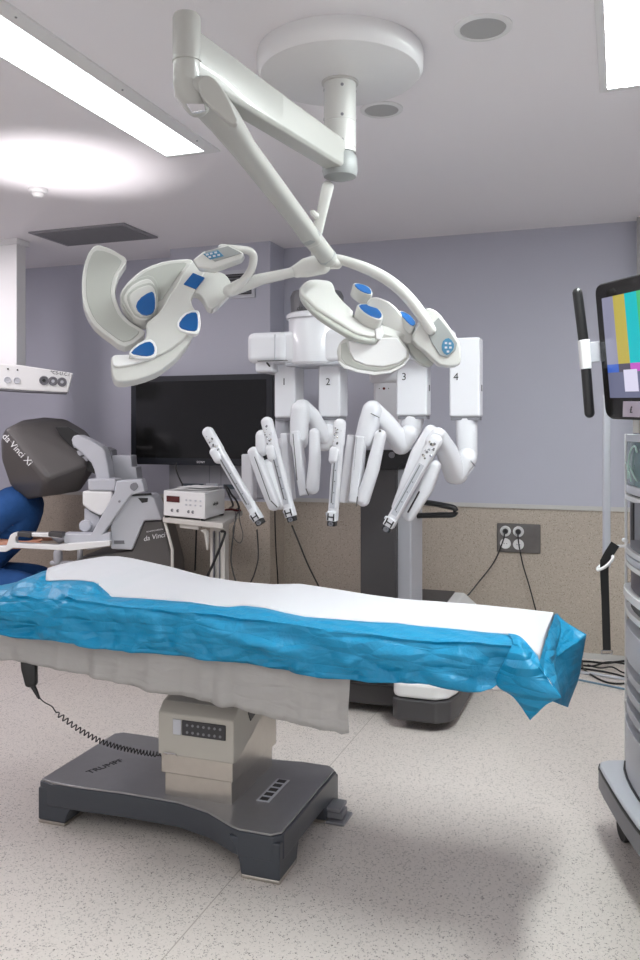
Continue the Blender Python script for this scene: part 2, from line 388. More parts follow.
def downlight(c, r, label):
    t = thing('downlight', label, 'downlight', (c[0], c[1], H-.02), 'round recessed downlights')
    obj('trim_ring', lathe(NB(), (c[0], c[1], H), -UP, [(r*1.0, -.001), (r*1.0, .005), (r*.93, .009), (r*.80, .009), (r*.77, .004), (r*.77, -.001)], 48), 'white', t)
    obj('reflector', lathe(NB(), (c[0], c[1], H), -UP, [(r*.79, .006), (r*.76, .0), (r*.60, -.045), (r*.57, -.05), (r*.57, -.10), (r*.1, -.102)], 48), mat('reflector_grey', (0.42, 0.42, 0.41), .3, metal=.2), t)
    b = NB(); lathe(b, (c[0], c[1], H+.1), -UP, [(r*.5, .0), (r*.48, .035), (r*.3, .05), (.002, .052)], 24); obj('bulb', b, 'darkgrey', t)
downlight(DL[0][0], DL[0][1], 'round recessed downlight nearer the camera, right of the ceiling mount')
downlight(DL[1][0], DL[1][1], 'round recessed downlight just behind the ceiling mount shaft')
# ceiling vent
t = thing('ceiling_vent', 'dark grey rectangular air vent in the ceiling above the left lamp head', 'vent', (-3.42, 4.93, H-.02))
obj('frame', box(NB(), (-3.80, 4.72, H-.012), (-3.045, 5.15, H+.001)), 'ceilventgrey', t, bevel=.003)
bm = NB()
for i in range(14): box(bm, (-3.77, 4.75+i*.028, H-.016), (-3.075, 4.75+i*.028+.012, H-.010))
obj('slats', bm, mat('vent_slat', (.22, .22, .235), .5), t)
# smoke detector
p = A(38, 189, Z=H)
t = thing('smoke_detector', 'small white smoke detector on the ceiling at the left', 'smoke detector', (p.x, p.y, H-.05))
obj('base', lathe(NB(), (p.x, p.y, H), -UP, [(.053, -.001), (.053, .012), (.045, .02), (.001, .02)], 28), 'white', t)
obj('sensor', lathe(NB(), (p.x, p.y, H-.02), -UP, [(.034, -.002), (.034, .012), (.022, .024), (.001, .026)], 28), 'white', t)
# wall vent behind lamp
t = thing('wall_vent', 'framed air grille high on the wall behind the left lamp head', 'vent', (-2.58, PY-.02, 2.45))
vx0, vx1, vz0, vz1 = -2.74, -2.475, 2.452, 2.655
bm = NB()
for a in ((vx0, vz0, vx1, vz0+.025), (vx0, vz1-.025, vx1, vz1), (vx0, vz0+.025, vx0+.025, vz1-.025), (vx1-.025, vz0+.025, vx1, vz1-.025)): box(bm, (a[0], PY-.014, a[1]), (a[2], PY+.001, a[3]))
obj('frame', bm, 'lightgrey', t, bevel=.002)
obj('backing', box(NB(), (vx0+.02, PY-.004, vz0+.02), (vx1-.02, PY+.001, vz1-.02)), 'black', t)
bm = NB()
for i in range(7): obox(bm, ((vx0+vx1)/2, PY-.008, vz0+.04+i*.021), Vector((1, 0, 0)), Vector((0, .8, -.6)), Vector((0, .6, .8)), vx1-vx0-.05, .012, .002)
obj('louvres', bm, 'ventgrey', t)

# ================================================================== WALL SOCKETS
t = thing('socket_plate', 'grey wall plate with four round white sockets on the beige wainscot', 'socket', (-.65, YB-.01, .67))
x0, x1, z0, z1 = -.796, -.507, .672, .868
obj('plate', box(NB(), (x0, YB-.016, z0), (x1, YB-.0005, z1)), mat('socket_metal', (.16, .15, .145), .35, metal=.6, var=.2, vscale=14), t, bevel=.012, seg=3)
sock = []
for i, (sx, sy) in enumerate(((505.5, 531), (518.5, 531.5), (505.5, 543.5), (518.5, 544.5))):
    c = A(sx, sy, Y=YB-.016); sock.append(c)
    s_ = obj('socket', lathe(NB(), c, (0, -1, 0), [(.036, -.001), (.036, .006), (.030, .010), (.026, .004), (.001, .003)], 24), 'white', t)
    b = NB(); 
    for dx in (-.009, .009): lathe(b, c+Vector((dx, -.0035, 0)), (0, -1, 0), [(.003, 0), (.003, .0015), (.0005, .0015)], 8)
    obj('pin_hole', b, 'ink', s_)
def plug_cord(name, label, c, pts):
    t = thing(name, label, 'power cord', c)
    obj('plug', lathe(NB(), c, (0, -1, 0), [(.017, .005), (.019, .012), (.017, .032), (.009, .045), (.001, .046)], 20), 'black', t)
    obj('cable', cable([c+Vector((0, -.045, -.002))]+pts, .0048), 'black', t)
plug_cord('power_cord', 'black power cord from the upper left socket running down left behind the table', sock[0],
    [A(503, 541, Y=5.72), A(494, 562, Y=5.70), A(478, 583, Y=5.66), A(466, 597, Y=5.60), A(452, 606, Y=5.58), A(440, 640, Y=5.56), A(430, 680, Y=5.5)+Vector((0, 0, .03))])
plug_cord('power_cord', 'black power cord from the upper right socket hanging behind the table end', sock[1],
    [A(519, 545, Y=5.72), A(523, 565, Y=5.72), A(529, 585, Y=5.72), A(535, 607, Y=5.72), A(541, 630, Y=5.72), A(549, 656, Y=5.7)])

# ================================================================== OPERATING TABLE
TBL = thing('operating_table', 'operating table with dark dumbbell base and steel column in the foreground', 'operating table', (-1.55, 2.9, 0))
ZT = .155
half = [(-2.10, 2.675), (-2.04, 2.66), (-1.90, 2.662), (-1.74, 2.675), (-1.50, 2.675), (-1.36, 2.64), (-1.24, 2.575), (-1.20, 2.56), (-1.085, 2.56), (-1.055, 2.59)]
back = [(-1.055, 3.14), (-1.085, 3.17), (-1.20, 3.175), (-1.30, 3.16), (-1.40, 3.155), (-1.75, 3.155), (-1.88, 3.20), (-1.93, 3.215), (-2.08, 3.215), (-2.11, 3.19)]
outl = [Vector((x, y, ZT)) for x, y in half+back]
ctr = Vector((-1.58, 2.89, ZT))
obj('base_plate', prism(NB(), [ctr+(p-ctr)*.985 for p in outl], (0, 0, .008)), 'baseplate', TBL, bevel=.002)
# body with arches between four corner feet
def foot(x0, x1, y0, y1, taper_x, taper_y):
    bm = NB(); z0, z1 = .012, ZT-.02
    top = [(x0, y0), (x1, y0), (x1, y1), (x0, y1)]
    def q(z, e): 
        o_ = []
        for (x, y) in top:
            xx = x + (taper_x*e if (x == (x1 if taper_x < 0 else x0)) else 0); yy = y + (taper_y*e if (y == (y1 if taper_y < 0 else y0)) else 0)
            o_.append(Vector((xx, yy, z)))
        return o_
    loft(bm, [q(z0, 0), q(.05, -.15), q(.10, -.5), q(z1, -1.2)])
    return bm
obj('base_body', prism(NB(), [p-Vector((0, 0, .085)) for p in outl], (0, 0, .085)), 'basemetal', TBL, bevel=.006, seg=3)
for k, (x0, x1, y0, y1, tx, ty) in enumerate(((-2.10, -1.98, 2.665, 2.80, -.10, -.08), (-1.20, -1.058, 2.562, 2.72, .04, -.08), (-2.10, -1.98, 3.06, 3.212, -.10, .08), (-1.20, -1.058, 3.02, 3.172, .04, .08))):
    f_ = obj('foot', foot(x0, x1, y0, y1, tx, ty), 'basemetal', TBL, bevel=.006, seg=2)
    obj('foot_pad', box(NB(), (x0+.0, y0+.0, 0), (x1-.0, y1-.0, .013)), 'steel', f_, bevel=.004)
# castor cover that shows beyond the right end of the base
bm = NB(); box(bm, (-1.07, 3.03, .045), (-1.005, 3.12, .06)); box(bm, (-1.07, 3.04, .015), (-1.00, 3.11, .04)); box(bm, (-1.06, 3.02, 0), (-.985, 3.13, .012))
obj('castor_bracket', bm, 'midgrey', TBL, bevel=.004)
# column
cx0, cx1, cy0, cy1 = -1.585, -1.303, 2.712, 3.10
def cz(px, py, Y): return A(px, py, Y=Y).z
obj('column', box(NB(), (cx0+.006, cy0+.006, ZT+.002), (cx1-.004, cy1-.01, .40)), 'steel', TBL, bevel=.004)
obj('column_sleeve', box(NB(), (cx0-.004, cy0-.004, .245), (cx1+.004, cy1+.012, .42)), 'steel', TBL, bevel=.004)
# plastic shroud, chamfered top
sy0 = cy0-.012; zf = .335
bm = NB()
prof = [(sy0, .345), (sy0, .455), (sy0+.03, .485), (sy0+.10, .515), (sy0+.22, .525), (sy0+.22, .50), (sy0+.17, .41), (sy0+.06, .33)]
prof = [(sy0, .315), (sy0, .468), (sy0+.035, .500), (sy0+.12, .530), (sy0+.40, .535), (sy0+.40, .46), (sy0+.03, .315)]
prism(bm, [Vector((cx0-.012, y, z)) for y, z in prof], (cx1-cx0+.024, 0, 0))
SH = obj('column_shroud', bm, 'shroud', TBL, bevel=.006, seg=3)
bm = NB(); d_ = .002
prism(bm, [Vector((cx0+.0, sy0+.037, .5005+d_)), Vector((cx1-.005, sy0+.037, .5005+d_)), Vector((cx1-.025, sy0+.118, .529+d_)), Vector((cx0+.02, sy0+.118, .529+d_))], (0, 0, -.006))
obj('top_cover', bm, 'shroudtop', SH)
pc = Vector(((cx0+cx1)/2+.0, sy0-.002, .415))
KP = obj('keypad', obox(NB(), pc+Vector((.035, 0, .008)), Vector((1, 0, 0)), Vector((0, 1, 0)), UP, .175, .006, .055), mat('keypad_black', (.035, .035, .04), .35), TBL, bevel=.003)
obj('key_label', obox(NB(), pc+Vector((-.072, -.001, .008)), Vector((1, 0, 0)), Vector((0, 1, 0)), UP, .034, .005, .055), 'lightgrey', KP, bevel=.002)
for i in range(7):
    for j in range(2):
        b = lathe(NB(), pc+Vector((-.03+i*.022, -.003, -.006+j*.026)), (0, -1, 0), [(.005, 0), (.005, .0015), (.001, .002)], 10)
        obj('key', b, 'midgrey', KP)
text('lettering', 'TRUMPF', Vector(((cx0+cx1)/2+.02, sy0+.068, .5145)), (1, 0, 0), (0, .93, .37), .026, 'ink', SH)
bm = NB(); prism(bm, [Vector((cx1+.011, sy0+.13, .505)), Vector((cx1+.011, sy0+.33, .505)), Vector((cx1+.011, sy0+.24, .455)), Vector((cx1+.011, sy0+.14, .425)), Vector((cx1+.011, sy0+.12, .46))], (.004, 0, 0))
obj('side_recess', bm, 'black', SH)
bm = NB(); b0 = Vector((cx0+.02, cy0-.006, .325)); sweep(bm, [b0+Vector((0, 0, -.01)), b0+Vector((0, -.014, 0)), b0+Vector((.045, -.014, 0)), b0+Vector((.045, 0, -.01))], .003, n=6); obj('catch', bm, 'chrome', TBL)
text('lettering', 'TRUMPF', Vector((-1.93, 2.86, ZT+.0085)), (.35, 1, 0), (-1, .35, 0), .045, 'ink', TBL)
obj('rating_label', obox(NB(), (-1.215, 2.88, ZT+.009), Vector((0, 1, 0)), Vector((1, 0, 0)), UP, .20, .05, .002), 'lightgrey', TBL)
LB = TBL.children[-1]
for i in range(5): obj('label_mark', obox(NB(), (-1.215, 2.80+i*.04, ZT+.0105), Vector((0, 1, 0)), Vector((1, 0, 0)), UP, .026, .032, .001), 'ink', LB)
# table top hidden under the drapes
obj('top_support', box(NB(), (-1.55, 2.83, .42), (-1.34, 3.05, .72)), 'midgrey', TBL, bevel=.01)
obj('frame_rail', box(NB(), (-2.2, 2.60, .70), (-.30, 3.0, .76)), 'chrome', TBL, bevel=.01)
obj('mattress', box(NB(), (-2.25, 2.58, .76), (-.26, 3.05, .835)), 'black', TBL, bevel=.02, seg=3)

# ------------------------------------------------ sheets on the table
back_px = [(30, 590), (40, 581), (52, 575), (64, 567.5), (80, 561.5), (95, 558), (105, 556.5), (118, 556.5), (132, 558.5), (150, 562.5), (170, 567), (190, 572.5), (210, 577.5), (240, 582), (272, 584.5), (300, 584), (320, 587), (370, 595), (400, 599), (440, 602), (480, 605), (520, 609), (556, 613)]
w_px = [(4, 596), (10, 588), (20, 579), (40, 575.5), (47, 581), (60, 580), (80, 580), (95, 582), (103, 590), (110, 597), (135, 598), (160, 600), (190, 602), (215, 606), (228, 607), (243, 605.5), (265, 608), (285, 613), (305, 617), (320, 618), (345, 620), (370, 622), (397, 623), (420, 626), (450, 628.5), (480, 632), (500, 633.5), (516, 635), (524, 640), (531, 648), (537, 655)]
YBK = 3.10; YW = 2.62
bk = [A(x, y, Y=YBK) for x, y in back_px]; bt = [(p.x, p.z) for p in bk]
wk = []
for x, y in w_px:
    yy = YW if x < 505 else lerp(YW, 2.50, (x-505)/32)
    wk.append(A(x, y, Y=yy))
wt = [(p.x, p.z) for p in wk]; wy = [(p.x, p.y) for p in wk]
XE = -.226; XS = -2.36
def top_point(X, v, lift=0.0):        # v 0 at the back edge, 1 at the white/blue boundary
    zb = interp(bt, X); zw = interp(wt, X); yw = interp(wy, X)
    y = lerp(YBK, yw, v); z = lerp(zb, zw, v)+.012*math.sin(PI*v)
    z += .004*noise.noise(Vector((X*5, y*5, 1.3)))*math.sin(PI*min(1, v*1.0))
    if v <= .001: pass
    return Vector((X, y, z+lift))
NX, NV = 170, 20
rows = []
for i in range(NX+2):
    u_ = min(i, NX)/NX; r = []; X = lerp(-2.37, XE, u_)
    b0 = top_point(X, 0)
    for k in range(4, 0, -1): r.append(b0+Vector((0, .004+.010*math.sin(k/4*PI/2), -.035*k)))
    r += [top_point(lerp(lerp(-2.37, -2.03, v/NV), XE, u_), v/NV) for v in range(NV+1)]
    if i > NX: r = [p+Vector((.003, 0, -.016)) for p in r]
    rows.append(r)
ws = tag(obj('white_sheet', loft(NB(), rows, closed=False), 'whitesheet', solid=.003, smooth=60), 'smooth white sheet laid over the operating table top', 'sheet')
# blue drape front skirt
c_px = [(-6, 604), (2, 598), (15, 596), (27, 596), (37, 599), (60, 600), (67, 596), (77, 600), (95, 602), (110, 605), (130, 607.5), (160, 609.5), (172, 612), (215, 614), (242, 619), (262, 620), (277, 622.5), (300, 625.5), (320, 629), (340, 631), (370, 634), (402, 639), (437, 642), (460, 641.6), (480, 642.5), (491, 644.4), (520, 646)]
b_px = [(-10, 632), (0, 634), (30, 639), (60, 640), (100, 647.5), (160, 654.5), (200, 658.5), (235, 662.5), (280, 670), (320, 677.5), (370, 681), (420, 683), (470, 689), (482, 689), (493, 687), (499, 683), (506, 683), (511, 690), (519, 706), (531, 719.5)]
# columns run between matching picture positions of boundary, crease and hem
def pxt(tab, s):  # s 0..1 along x of table
    x = lerp(tab[0][0], tab[-1][0], s); return x, interp(tab, x)
def row_at(tab, Y, xs):
    out = []
    for x in xs:
        y = interp(tab, x); out.append(A(x, y, Y=Y))
    return out
NC = 240; cols = []
YC = 2.497
for i in range(NC+1):
    s = i/NC
    xc_ = lerp(-6, 520, s); xw_ = lerp(2, 514, s) ; xb_ = lerp(-10, 497, s)
    pw = A(xw_, interp(w_px, xw_)+.3, Y=YW if xw_ < 505 else lerp(YW, 2.5, (xw_-505)/32))
    pcv = A(xc_, interp(c_px, xc_), Y=YC)
    fold = .020*noise.noise(Vector((xb_/38, 3.1, 0)))+.010*noise.noise(Vector((xb_/13, 8.1, 0)))
    pb = A(xb_, interp(b_px, xb_), Y=2.49+fold)
    col = [pw+Vector((0, .06, -.010)), pw+Vector((0, .02, -.001))]
    nA = 8
    for k in range(1, nA+1):
        t_ = k/nA; p = pw.lerp(pcv, t_); p.z += .006*math.sin(PI*t_)+.0035*noise.noise(Vector((p.x*14, p.y*30, 0)))*math.sin(PI*t_)
        col.append(p)
    nB = 16
    for k in range(1, nB+1):
        t_ = k/nB; p = pcv.lerp(pb, t_)
        bulge = .012*math.sin(PI*min(1, t_*1.1))
        n_ = .030*noise.noise(Vector((p.x*4.5+p.z*6, p.z*13, 2.0)))+.014*noise.noise(Vector((p.x*13, p.z*22-p.x*8, 5.0)))
        ridge = .022*(abs(noise.noise(Vector((p.x*7+p.z*9, p.z*9, 9.0))))**.6)
        p = Vector((p.x, p.y-bulge*.5+(n_-ridge)*math.sin(PI*min(.5, t_*1.6)), p.z))
        if t_ < .12: p.y += .006
        col.append(p)
    cols.append(col)
BD = thing('blue_drape', 'crinkled blue surgical drape hanging over the front and end of the table', 'drape', (-1.2, 2.49, .73))
obj('front_skirt', loft(NB(), cols, closed=False), 'bluedrape', BD, smooth=60, solid=.0015)
# sheet under the white sheet down to the back skirt and left end
rows = []
for i in range(61):
    X = lerp(XS-.04, XE-.006, i/60); r = []
    b0 = top_point(X, 0, -.006)
    zmin = 0
    for k in range(5, 0, -1): r.append(b0+Vector((0, .014+.010*noise.noise(Vector((X*6, k*.4, 0))), -.040*k)))
    r += [top_point(X, v/8 if X < -1.95 else v/8*.93, -.006) for v in range(9)]
    rows.append(r)
obj('back_skirt', loft(NB(), rows, closed=False), 'bluedrape', BD, smooth=60, solid=.0015)
def patch(name, quad_rows, m, amp=.004, sub=3, seed=0, thick=.0015):
    """bicubic-ish patch from a small grid of points"""
    R_ = [catmull([Vector(p) for p in r], 6) if len(r) > 2 else [Vector(r[0]).lerp(Vector(r[1]), t/8) for t in range(9)] for r in quad_rows]
    n = min(len(r) for r in R_); R_ = [r[:n] for r in R_]
    colsT = [[R_[i][j] for i in range(len(R_))] for j in range(n)]
    colsT = [catmull(c, 6) if len(c) > 2 else [c[0].lerp(c[1], t/8) for t in range(9)] for c in colsT]
    for j, c in enumerate(colsT):
        for i, p in enumerate(c):
            q = noise.noise(Vector((p.x*9+seed, p.y*9, p.z*11)))+.5*noise.noise(Vector((p.x*24+seed, p.y*20, p.z*26)))
            c[i] = p+Vector((amp*q, -amp*q, 0))
    return obj(name, loft(NB(), colsT, closed=False), m, BD, smooth=60, solid=thick)
# flap at the front corner: from the crease down to the low point
P_ = lambda x, y, Y: A(x, y, Y=Y)
patch('corner_flap', [
    [P_(512, 645, 2.495), P_(516, 645.5, 2.49), P_(520, 646, 2.485), P_(524, 650, 2.48)],
    [P_(505, 660, 2.475), P_(516, 662, 2.45), P_(527, 660, 2.44), P_(537, 665, 2.45)],
    [P_(497, 684, 2.49), P_(512, 686, 2.45), P_(532, 682, 2.42), P_(549, 681, 2.44)],
    [P_(513, 697, 2.48), P_(522, 699, 2.45), P_(540, 695, 2.42), P_(560.5, 696, 2.42)],
    [P_(530, 720, 2.47), P_(535, 715, 2.46), P_(545, 706, 2.44), P_(560, 698, 2.43)]], 'bluedrape', .006, seed=3)
patch('corner_band', [
    [A(508, 633.5, Y=2.585), A(517, 635, Y=2.555), A(524, 640, Y=2.535), A(531, 648, Y=2.515), A(538, 656, Y=2.49)],
    [A(512, 640, Y=2.52), A(519, 641, Y=2.51), A(526, 648, Y=2.50), A(533, 657, Y=2.48), A(541, 666, Y=2.465)],
    [A(514, 645, Y=2.492), A(520, 646, Y=2.484), A(528, 655, Y=2.465), A(538, 667, Y=2.445), A(549, 681, Y=2.435)]], 'bluedrape', .002, seed=2)
# inside of the end fold (white sheet crumple between the flaps)
patch('end_fold', [
    [A(536, 653, Y=2.51), A(545, 640, Y=2.72), A(555.5, 613, Y=3.09)],
    [A(539, 664, Y=2.48), A(549, 650, Y=2.66), A(560, 630, Y=2.98)],
    [A(550, 681, Y=2.455), A(553, 664, Y=2.60), A(557, 652, Y=2.80)],
    [A(560, 696, Y=2.44), A(558, 688, Y=2.50), A(555, 680, Y=2.60)]], 'bluedrape', .008, seed=5)
# light triangular turn-back at the rear corner
patch('rear_turnback', [
    [A(556.5, 613, Y=3.09), A(562, 619, Y=3.07), A(572, 626, Y=3.05), A(587, 634.6, Y=3.02)],
    [A(555, 636, Y=2.93), A(560, 638, Y=2.93), A(568, 640, Y=2.96), A(580, 640, Y=3.00)],
    [A(553.5, 659, Y=2.78), A(558, 656, Y=2.82), A(565, 650, Y=2.88), A(575, 643, Y=2.96)]], 'bluedrape', .004, seed=8)
# outer flap hanging at the rear corner
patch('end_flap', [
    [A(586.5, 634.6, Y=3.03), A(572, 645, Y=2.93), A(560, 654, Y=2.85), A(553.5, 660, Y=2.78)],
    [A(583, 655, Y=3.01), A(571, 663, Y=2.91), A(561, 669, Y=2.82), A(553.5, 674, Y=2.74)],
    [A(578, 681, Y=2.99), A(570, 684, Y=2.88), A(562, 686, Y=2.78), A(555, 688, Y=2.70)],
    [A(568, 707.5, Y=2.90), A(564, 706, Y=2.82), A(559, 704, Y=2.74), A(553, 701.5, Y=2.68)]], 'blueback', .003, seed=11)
# translucent film under the blue skirt
f_top = [(-10, 618), (353, 640)]
f_bot = [(-10, 660), (8, 661), (20, 662), (45, 667), (75, 673), (100, 678.5), (125, 685), (145, 690.5), (158, 692), (180, 696), (200, 700), (220, 706), (240, 708), (250, 712), (262, 716), (280, 722), (310, 728), (330, 731), (340, 735), (349, 733)]
cols = []
for i in range(141):
    s = i/140; xt = lerp(-10, 355, s); xb = lerp(-10, 349, s)
    pt = A(xt, interp(f_top, xt), Y=2.518); pb = A(xb, interp(f_bot, xb), Y=2.54)
    c = []
    for k in range(15):
        t_ = k/14; p = pt.lerp(pb, t_); q = t_
        p.y += q*.006*math.sin(xb/5.3+1.5*math.sin(xb/17))*min(1, q*2)
        p.y += q*(.022*noise.noise(Vector((xb/28, t_*.8, 4)))+.008*noise.noise(Vector((xb/9, t_*1.5, 7))))
        c.append(p)
    if i == 140:
        for k in range(15): c[k].x -= .012*math.sin(PI*k/14)
    cols.append(c)
tag(obj('plastic_sheet', loft(NB(), cols, closed=False), 'film', smooth=60, solid=.0012), 'crumpled translucent plastic sheet hanging below the blue drape', 'plastic sheet')

# hand control with coiled cord
hc = A(30, 664, Y=2.56)
HC = thing('hand_control', 'black hand control hung under the left of the table with a coiled cord', 'hand control', A(30, 690, Y=2.56))
obj('body', sweep(NB(), [A(28.5, 655, Y=2.57), A(29.5, 668, Y=2.56), A(31.5, 683, Y=2.56)], [.029, .029, .022], depth=.016, side=RIGHT, e=4, n=20), 'black', HC)
obj('hanger', box(NB(), hc+Vector((-.008, -.004, .02)), hc+Vector((.008, .008, .105))), 'midgrey', HC, bevel=.002)
obj('strain_relief', sweep(NB(), [A(33, 686, Y=2.56), A(36, 692, Y=2.56), A(39, 698, Y=2.56)], [.010, .008, .005], n=10), 'black', HC)
path = catmull([A(39, 697, Y=2.56), A(44, 702, Y=2.56), A(52, 706.5, Y=2.57), A(56, 712, Y=2.57), A(66, 720, Y=2.58), A(80, 730, Y=2.60), A(98, 740, Y=2.62), A(118, 747, Y=2.65), A(140, 752, Y=2.68), A(158, 754.5, Y=2.72), A(164, 755, Y=2.74)], 40)
pts = []; dist = 0; ph = 0
tot = sum((b-a).length for a, b in zip(path, path[1:]))
for i, p in enumerate(path):
    if i: dl = (p-path[i-1]).length; dist += dl
    else: dl = 0
    f = dist/tot; amp = 0 if f < .16 else min(.0085, (f-.16)*.25)
    if f > .95: amp = .004
    pitch = lerp(.022, .0125, min(1, (f-.16)/.5)) if f > .16 else .1
    ph += 2*PI*dl/pitch
    t_ = (path[min(i+1, len(path)-1)]-path[max(i-1, 0)]).normalized(); s_, u_ = frame(t_)
    pts.append(p+s_*amp*math.cos(ph)+u_*amp*math.sin(ph))
obj('coiled_cord', sweep(NB(), pts, .0024, n=6), 'black', HC)

# ================================================================== SURGICAL LIGHTS
mount = Vector((-.952, 2.872, H))
SL = thing('surgical_light', 'ceiling mounted operating light with jointed arms and two lamp heads', 'surgical light', mount)
obj('ceiling_cover', lathe(NB(), mount, -UP, [(.296, -.001), (.300, .012), (.298, .06), (.285, .078), (.24, .088), (.12, .098), (.06, .10)], 64), 'white', SL)
S0 = Vector((mount.x, mount.y, 0)); 
SHF = obj('shaft', lathe(NB(), S0+Vector((0, 0, H-.095)), -UP, [(.066, 0), (.066, .012), (.058, .013), (.058, .15), (.0565, .151), (.0565, .153), (.058, .154), (.058, .245), (.0565, .246), (.0565, .248), (.058, .249), (.058, .26), (.045, .261), (.045, .34)], 40), 'lampwhite', SL)
for zz in (H-.13, H-.235, H-.325):
    for a in range(4):
        an = a*PI/2-PI/2+.45; dr = Vector((math.cos(an), math.sin(an), 0))
        obj('bolt', lathe(NB(), S0+Vector((0, 0, zz))+dr*.056, dr, [(.006, 0), (.006, .003), (.001, .003)], 8), 'midgrey', SHF)
zarm = A(338, 160, Y=S0.y).z
zarm = EYE+272/F_PX*3.03
# lower collar and pivot cap
obj('shaft_collar', lathe(NB(), S0+Vector((0, 0, zarm+.02)), -UP, [(.046, -.05), (.048, 0), (.062, .02), (.064, .07), (.058, .09), (.03, .10), (.001, .10)], 36), 'lampgrey', SL)
LH = D(187, 62, 2.2); LH.z = zarm
dirn = (LH-Vector((S0.x, S0.y, zarm))); L_ = dirn.length; dn = dirn.normalized(); sd = dn.cross(UP).normalized()
bm = NB(); e0 = Vector((S0.x, S0.y, zarm))+dn*.03; e1 = LH
pr = lambda c, w_, h_: [c+sd*w_+UP*h_*.8, c+sd*w_*.8+UP*h_, c-sd*w_*.8+UP*h_, c-sd*w_+UP*h_*.8, c-sd*w_-UP*h_*.8, c-sd*w_*.8-UP*h_, c+sd*w_*.8-UP*h_, c+sd*w_-UP*h_*.8]
loft(bm, [pr(e0, .038, .052), pr(e0.lerp(e1, .5), .036, .058), pr(e1, .034, .066)])
obj('extension_arm', bm, 'lamparm', SL, bevel=.004)
zt = EYE+(430-15)/F_PX*2.2
obj('arm_hub', lathe(NB(), Vector((LH.x, LH.y, zt)), -UP, [(.001, 0), (.034, .002), (.037, .01), (.037, .118), (.0385, .119), (.0385, .124), (.036, .125), (.036, .185), (.030, .20), (.001, .21)], 36), 'lamparm', SL)
K0 = D(186, 98, 2.2); K1 = D(204, 92, 2.22)
obj('knuckle', sweep(NB(), [D(186.5, 80, 2.2), D(188, 92, 2.2), D(197, 104, 2.2)], [.036, .037, .034], n=22), 'lamparm', SL)
bm = NB(); dv = (D(322, 250, 2.95)-D(196, 92, 2.2)).normalized()
obj('spring_arm', sweep(NB(), [D(199, 90, 2.2), D(206, 99, 2.24), D(225, 122, 2.35), D(245, 150, 2.46), D(300, 222, 2.84), D(312, 239, 2.90)], [.040, .052, .046, .036, .033, .033], depth=[.034, .036, .036, .033, .031, .031], side=RIGHT, e=2.6, n=20), 'lamparm', SL)
slab('side_cover', [(198, 82), (202, 76), (209, 75), (217, 81), (226, 95), (238, 120), (231, 124), (217, 112), (205, 102), (199, 92)], D(212, 98, 2.2), -FWD, .03, 'lamparm', SL, lift=.05, k=2)
slab('brake_window', [(185.5, 103), (204, 103.5), (205.5, 110), (192, 113)], D(195, 107, 2.2), -FWD, .012, 'chrome', SL, lift=.052, bevel=.002)
obj('arm_collar', sweep(NB(), [D(309, 235, 2.89), D(311.5, 238.5, 2.90)], .0355, n=22, caps=False), 'lampgrey', SL)
obj('lower_arm_sleeve', sweep(NB(), [D(311, 237, 2.90), D(328, 258, 2.98)], [.034, .032], n=22), 'lamparm', SL)
obj('joint_collar', sweep(NB(), [D(325.5, 255, 2.97), D(327, 257, 2.98)], .0345, n=22, caps=False), 'lampgrey', SL)
# second suspension arm coming down from the pivot cap
obj('second_arm', sweep(NB(), [D(328, 186, 3.03), D(322, 212, 3.05), D(314, 246, 3.08)], [.022, .020, .020], depth=.018, side=RIGHT, e=3, n=16), 'lampwhite', SL)
obj('second_arm_latch', sweep(NB(), [D(313, 213, 3.03), D(316, 216, 3.03)], .012, n=10), 'lampwhite', SL)
# yoke joints
obj('yoke_joint', sweep(NB(), [D(318, 254, 3.05), D(332, 262, 3.05), D(337, 263, 3.05)], [.026, .030, .022], n=18), 'lampwhite', SL)
obj('left_yoke_socket', sweep(NB(), [D(322, 264, 3.05), D(305, 268, 3.05), D(297, 271, 3.05)], [.036, .034, .024], depth=[.034, .032, .024], side=UP, e=3, n=18), 'lampwhite', SL)
obj('left_yoke', sweep(NB(), [D(300, 269, 3.05), D(290, 273, 3.05), D(262, 279, 3.04), D(240, 286, 3.02), D(229, 291, 3.0)], [.022, .0185, .021, .026, .022], n=16), 'lampwhite', SL)
obj('right_yoke', sweep(NB(), [D(333, 258, 3.05), D(345, 261, 3.04), D(365, 268, 3.0), D(385, 278, 2.97), D(403, 292, 2.94), D(416, 307, 2.92), D(426, 322, 2.92), D(431, 330, 2.92)], [.016, .018, .020, .021, .021, .021, .020, .018], k=3, n=16), 'lampwhite', SL)

# --- left head, plane tipped back and turned to the right
cL = D(150, 315, 3.0); nL = (-FWD*.86+RIGHT*.22+UP*.30).normalized()
HL = obj('lamp_head', lathe(NB(), plane_hit(172, 318, cL, nL)-nL*.035, nL, [(.001, -.02), (.085, -.015), (.095, .0), (.08, .03), (.001, .04)], 32), 'lampwhite', SL)
def S(name, px, th, m, par, lift=0, bevel=.007, k=2, c=cL, n=nL, seg=3): return slab(name, px, c, n, th, m, par, lift=lift, bevel=bevel, k=k, seg=seg)
pet1 = [(96, 245), (103, 246), (111, 249), (119, 253.5), (126, 258), (126, 263), (119, 274), (115.5, 287.5), (116, 298), (122.5, 314), (133, 323.6), (145, 331), (141, 338), (125, 347), (110, 338), (94, 325), (85, 309), (81.8, 292), (83, 270), (88.6, 252.5)]
PK = 0
P1 = S('outer_petal', pet1, .05, 'lampwhite', HL, lift=-.03, bevel=.010)
in1 = [(97, 250), (110, 253), (122, 261), (115, 273), (111, 287), (112, 299), (118, 314), (129, 325), (139, 331), (135, 337), (124, 342), (111, 334), (97, 322), (89, 307), (86, 291), (87, 270), (91, 256)]
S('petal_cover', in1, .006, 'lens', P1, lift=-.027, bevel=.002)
pet2 = [(120, 294), (127, 282), (142, 269), (162, 261), (179, 258.6), (194, 259), (190, 268), (177, 288), (166, 305), (157, 319), (144, 325), (131, 318), (122.5, 307)]
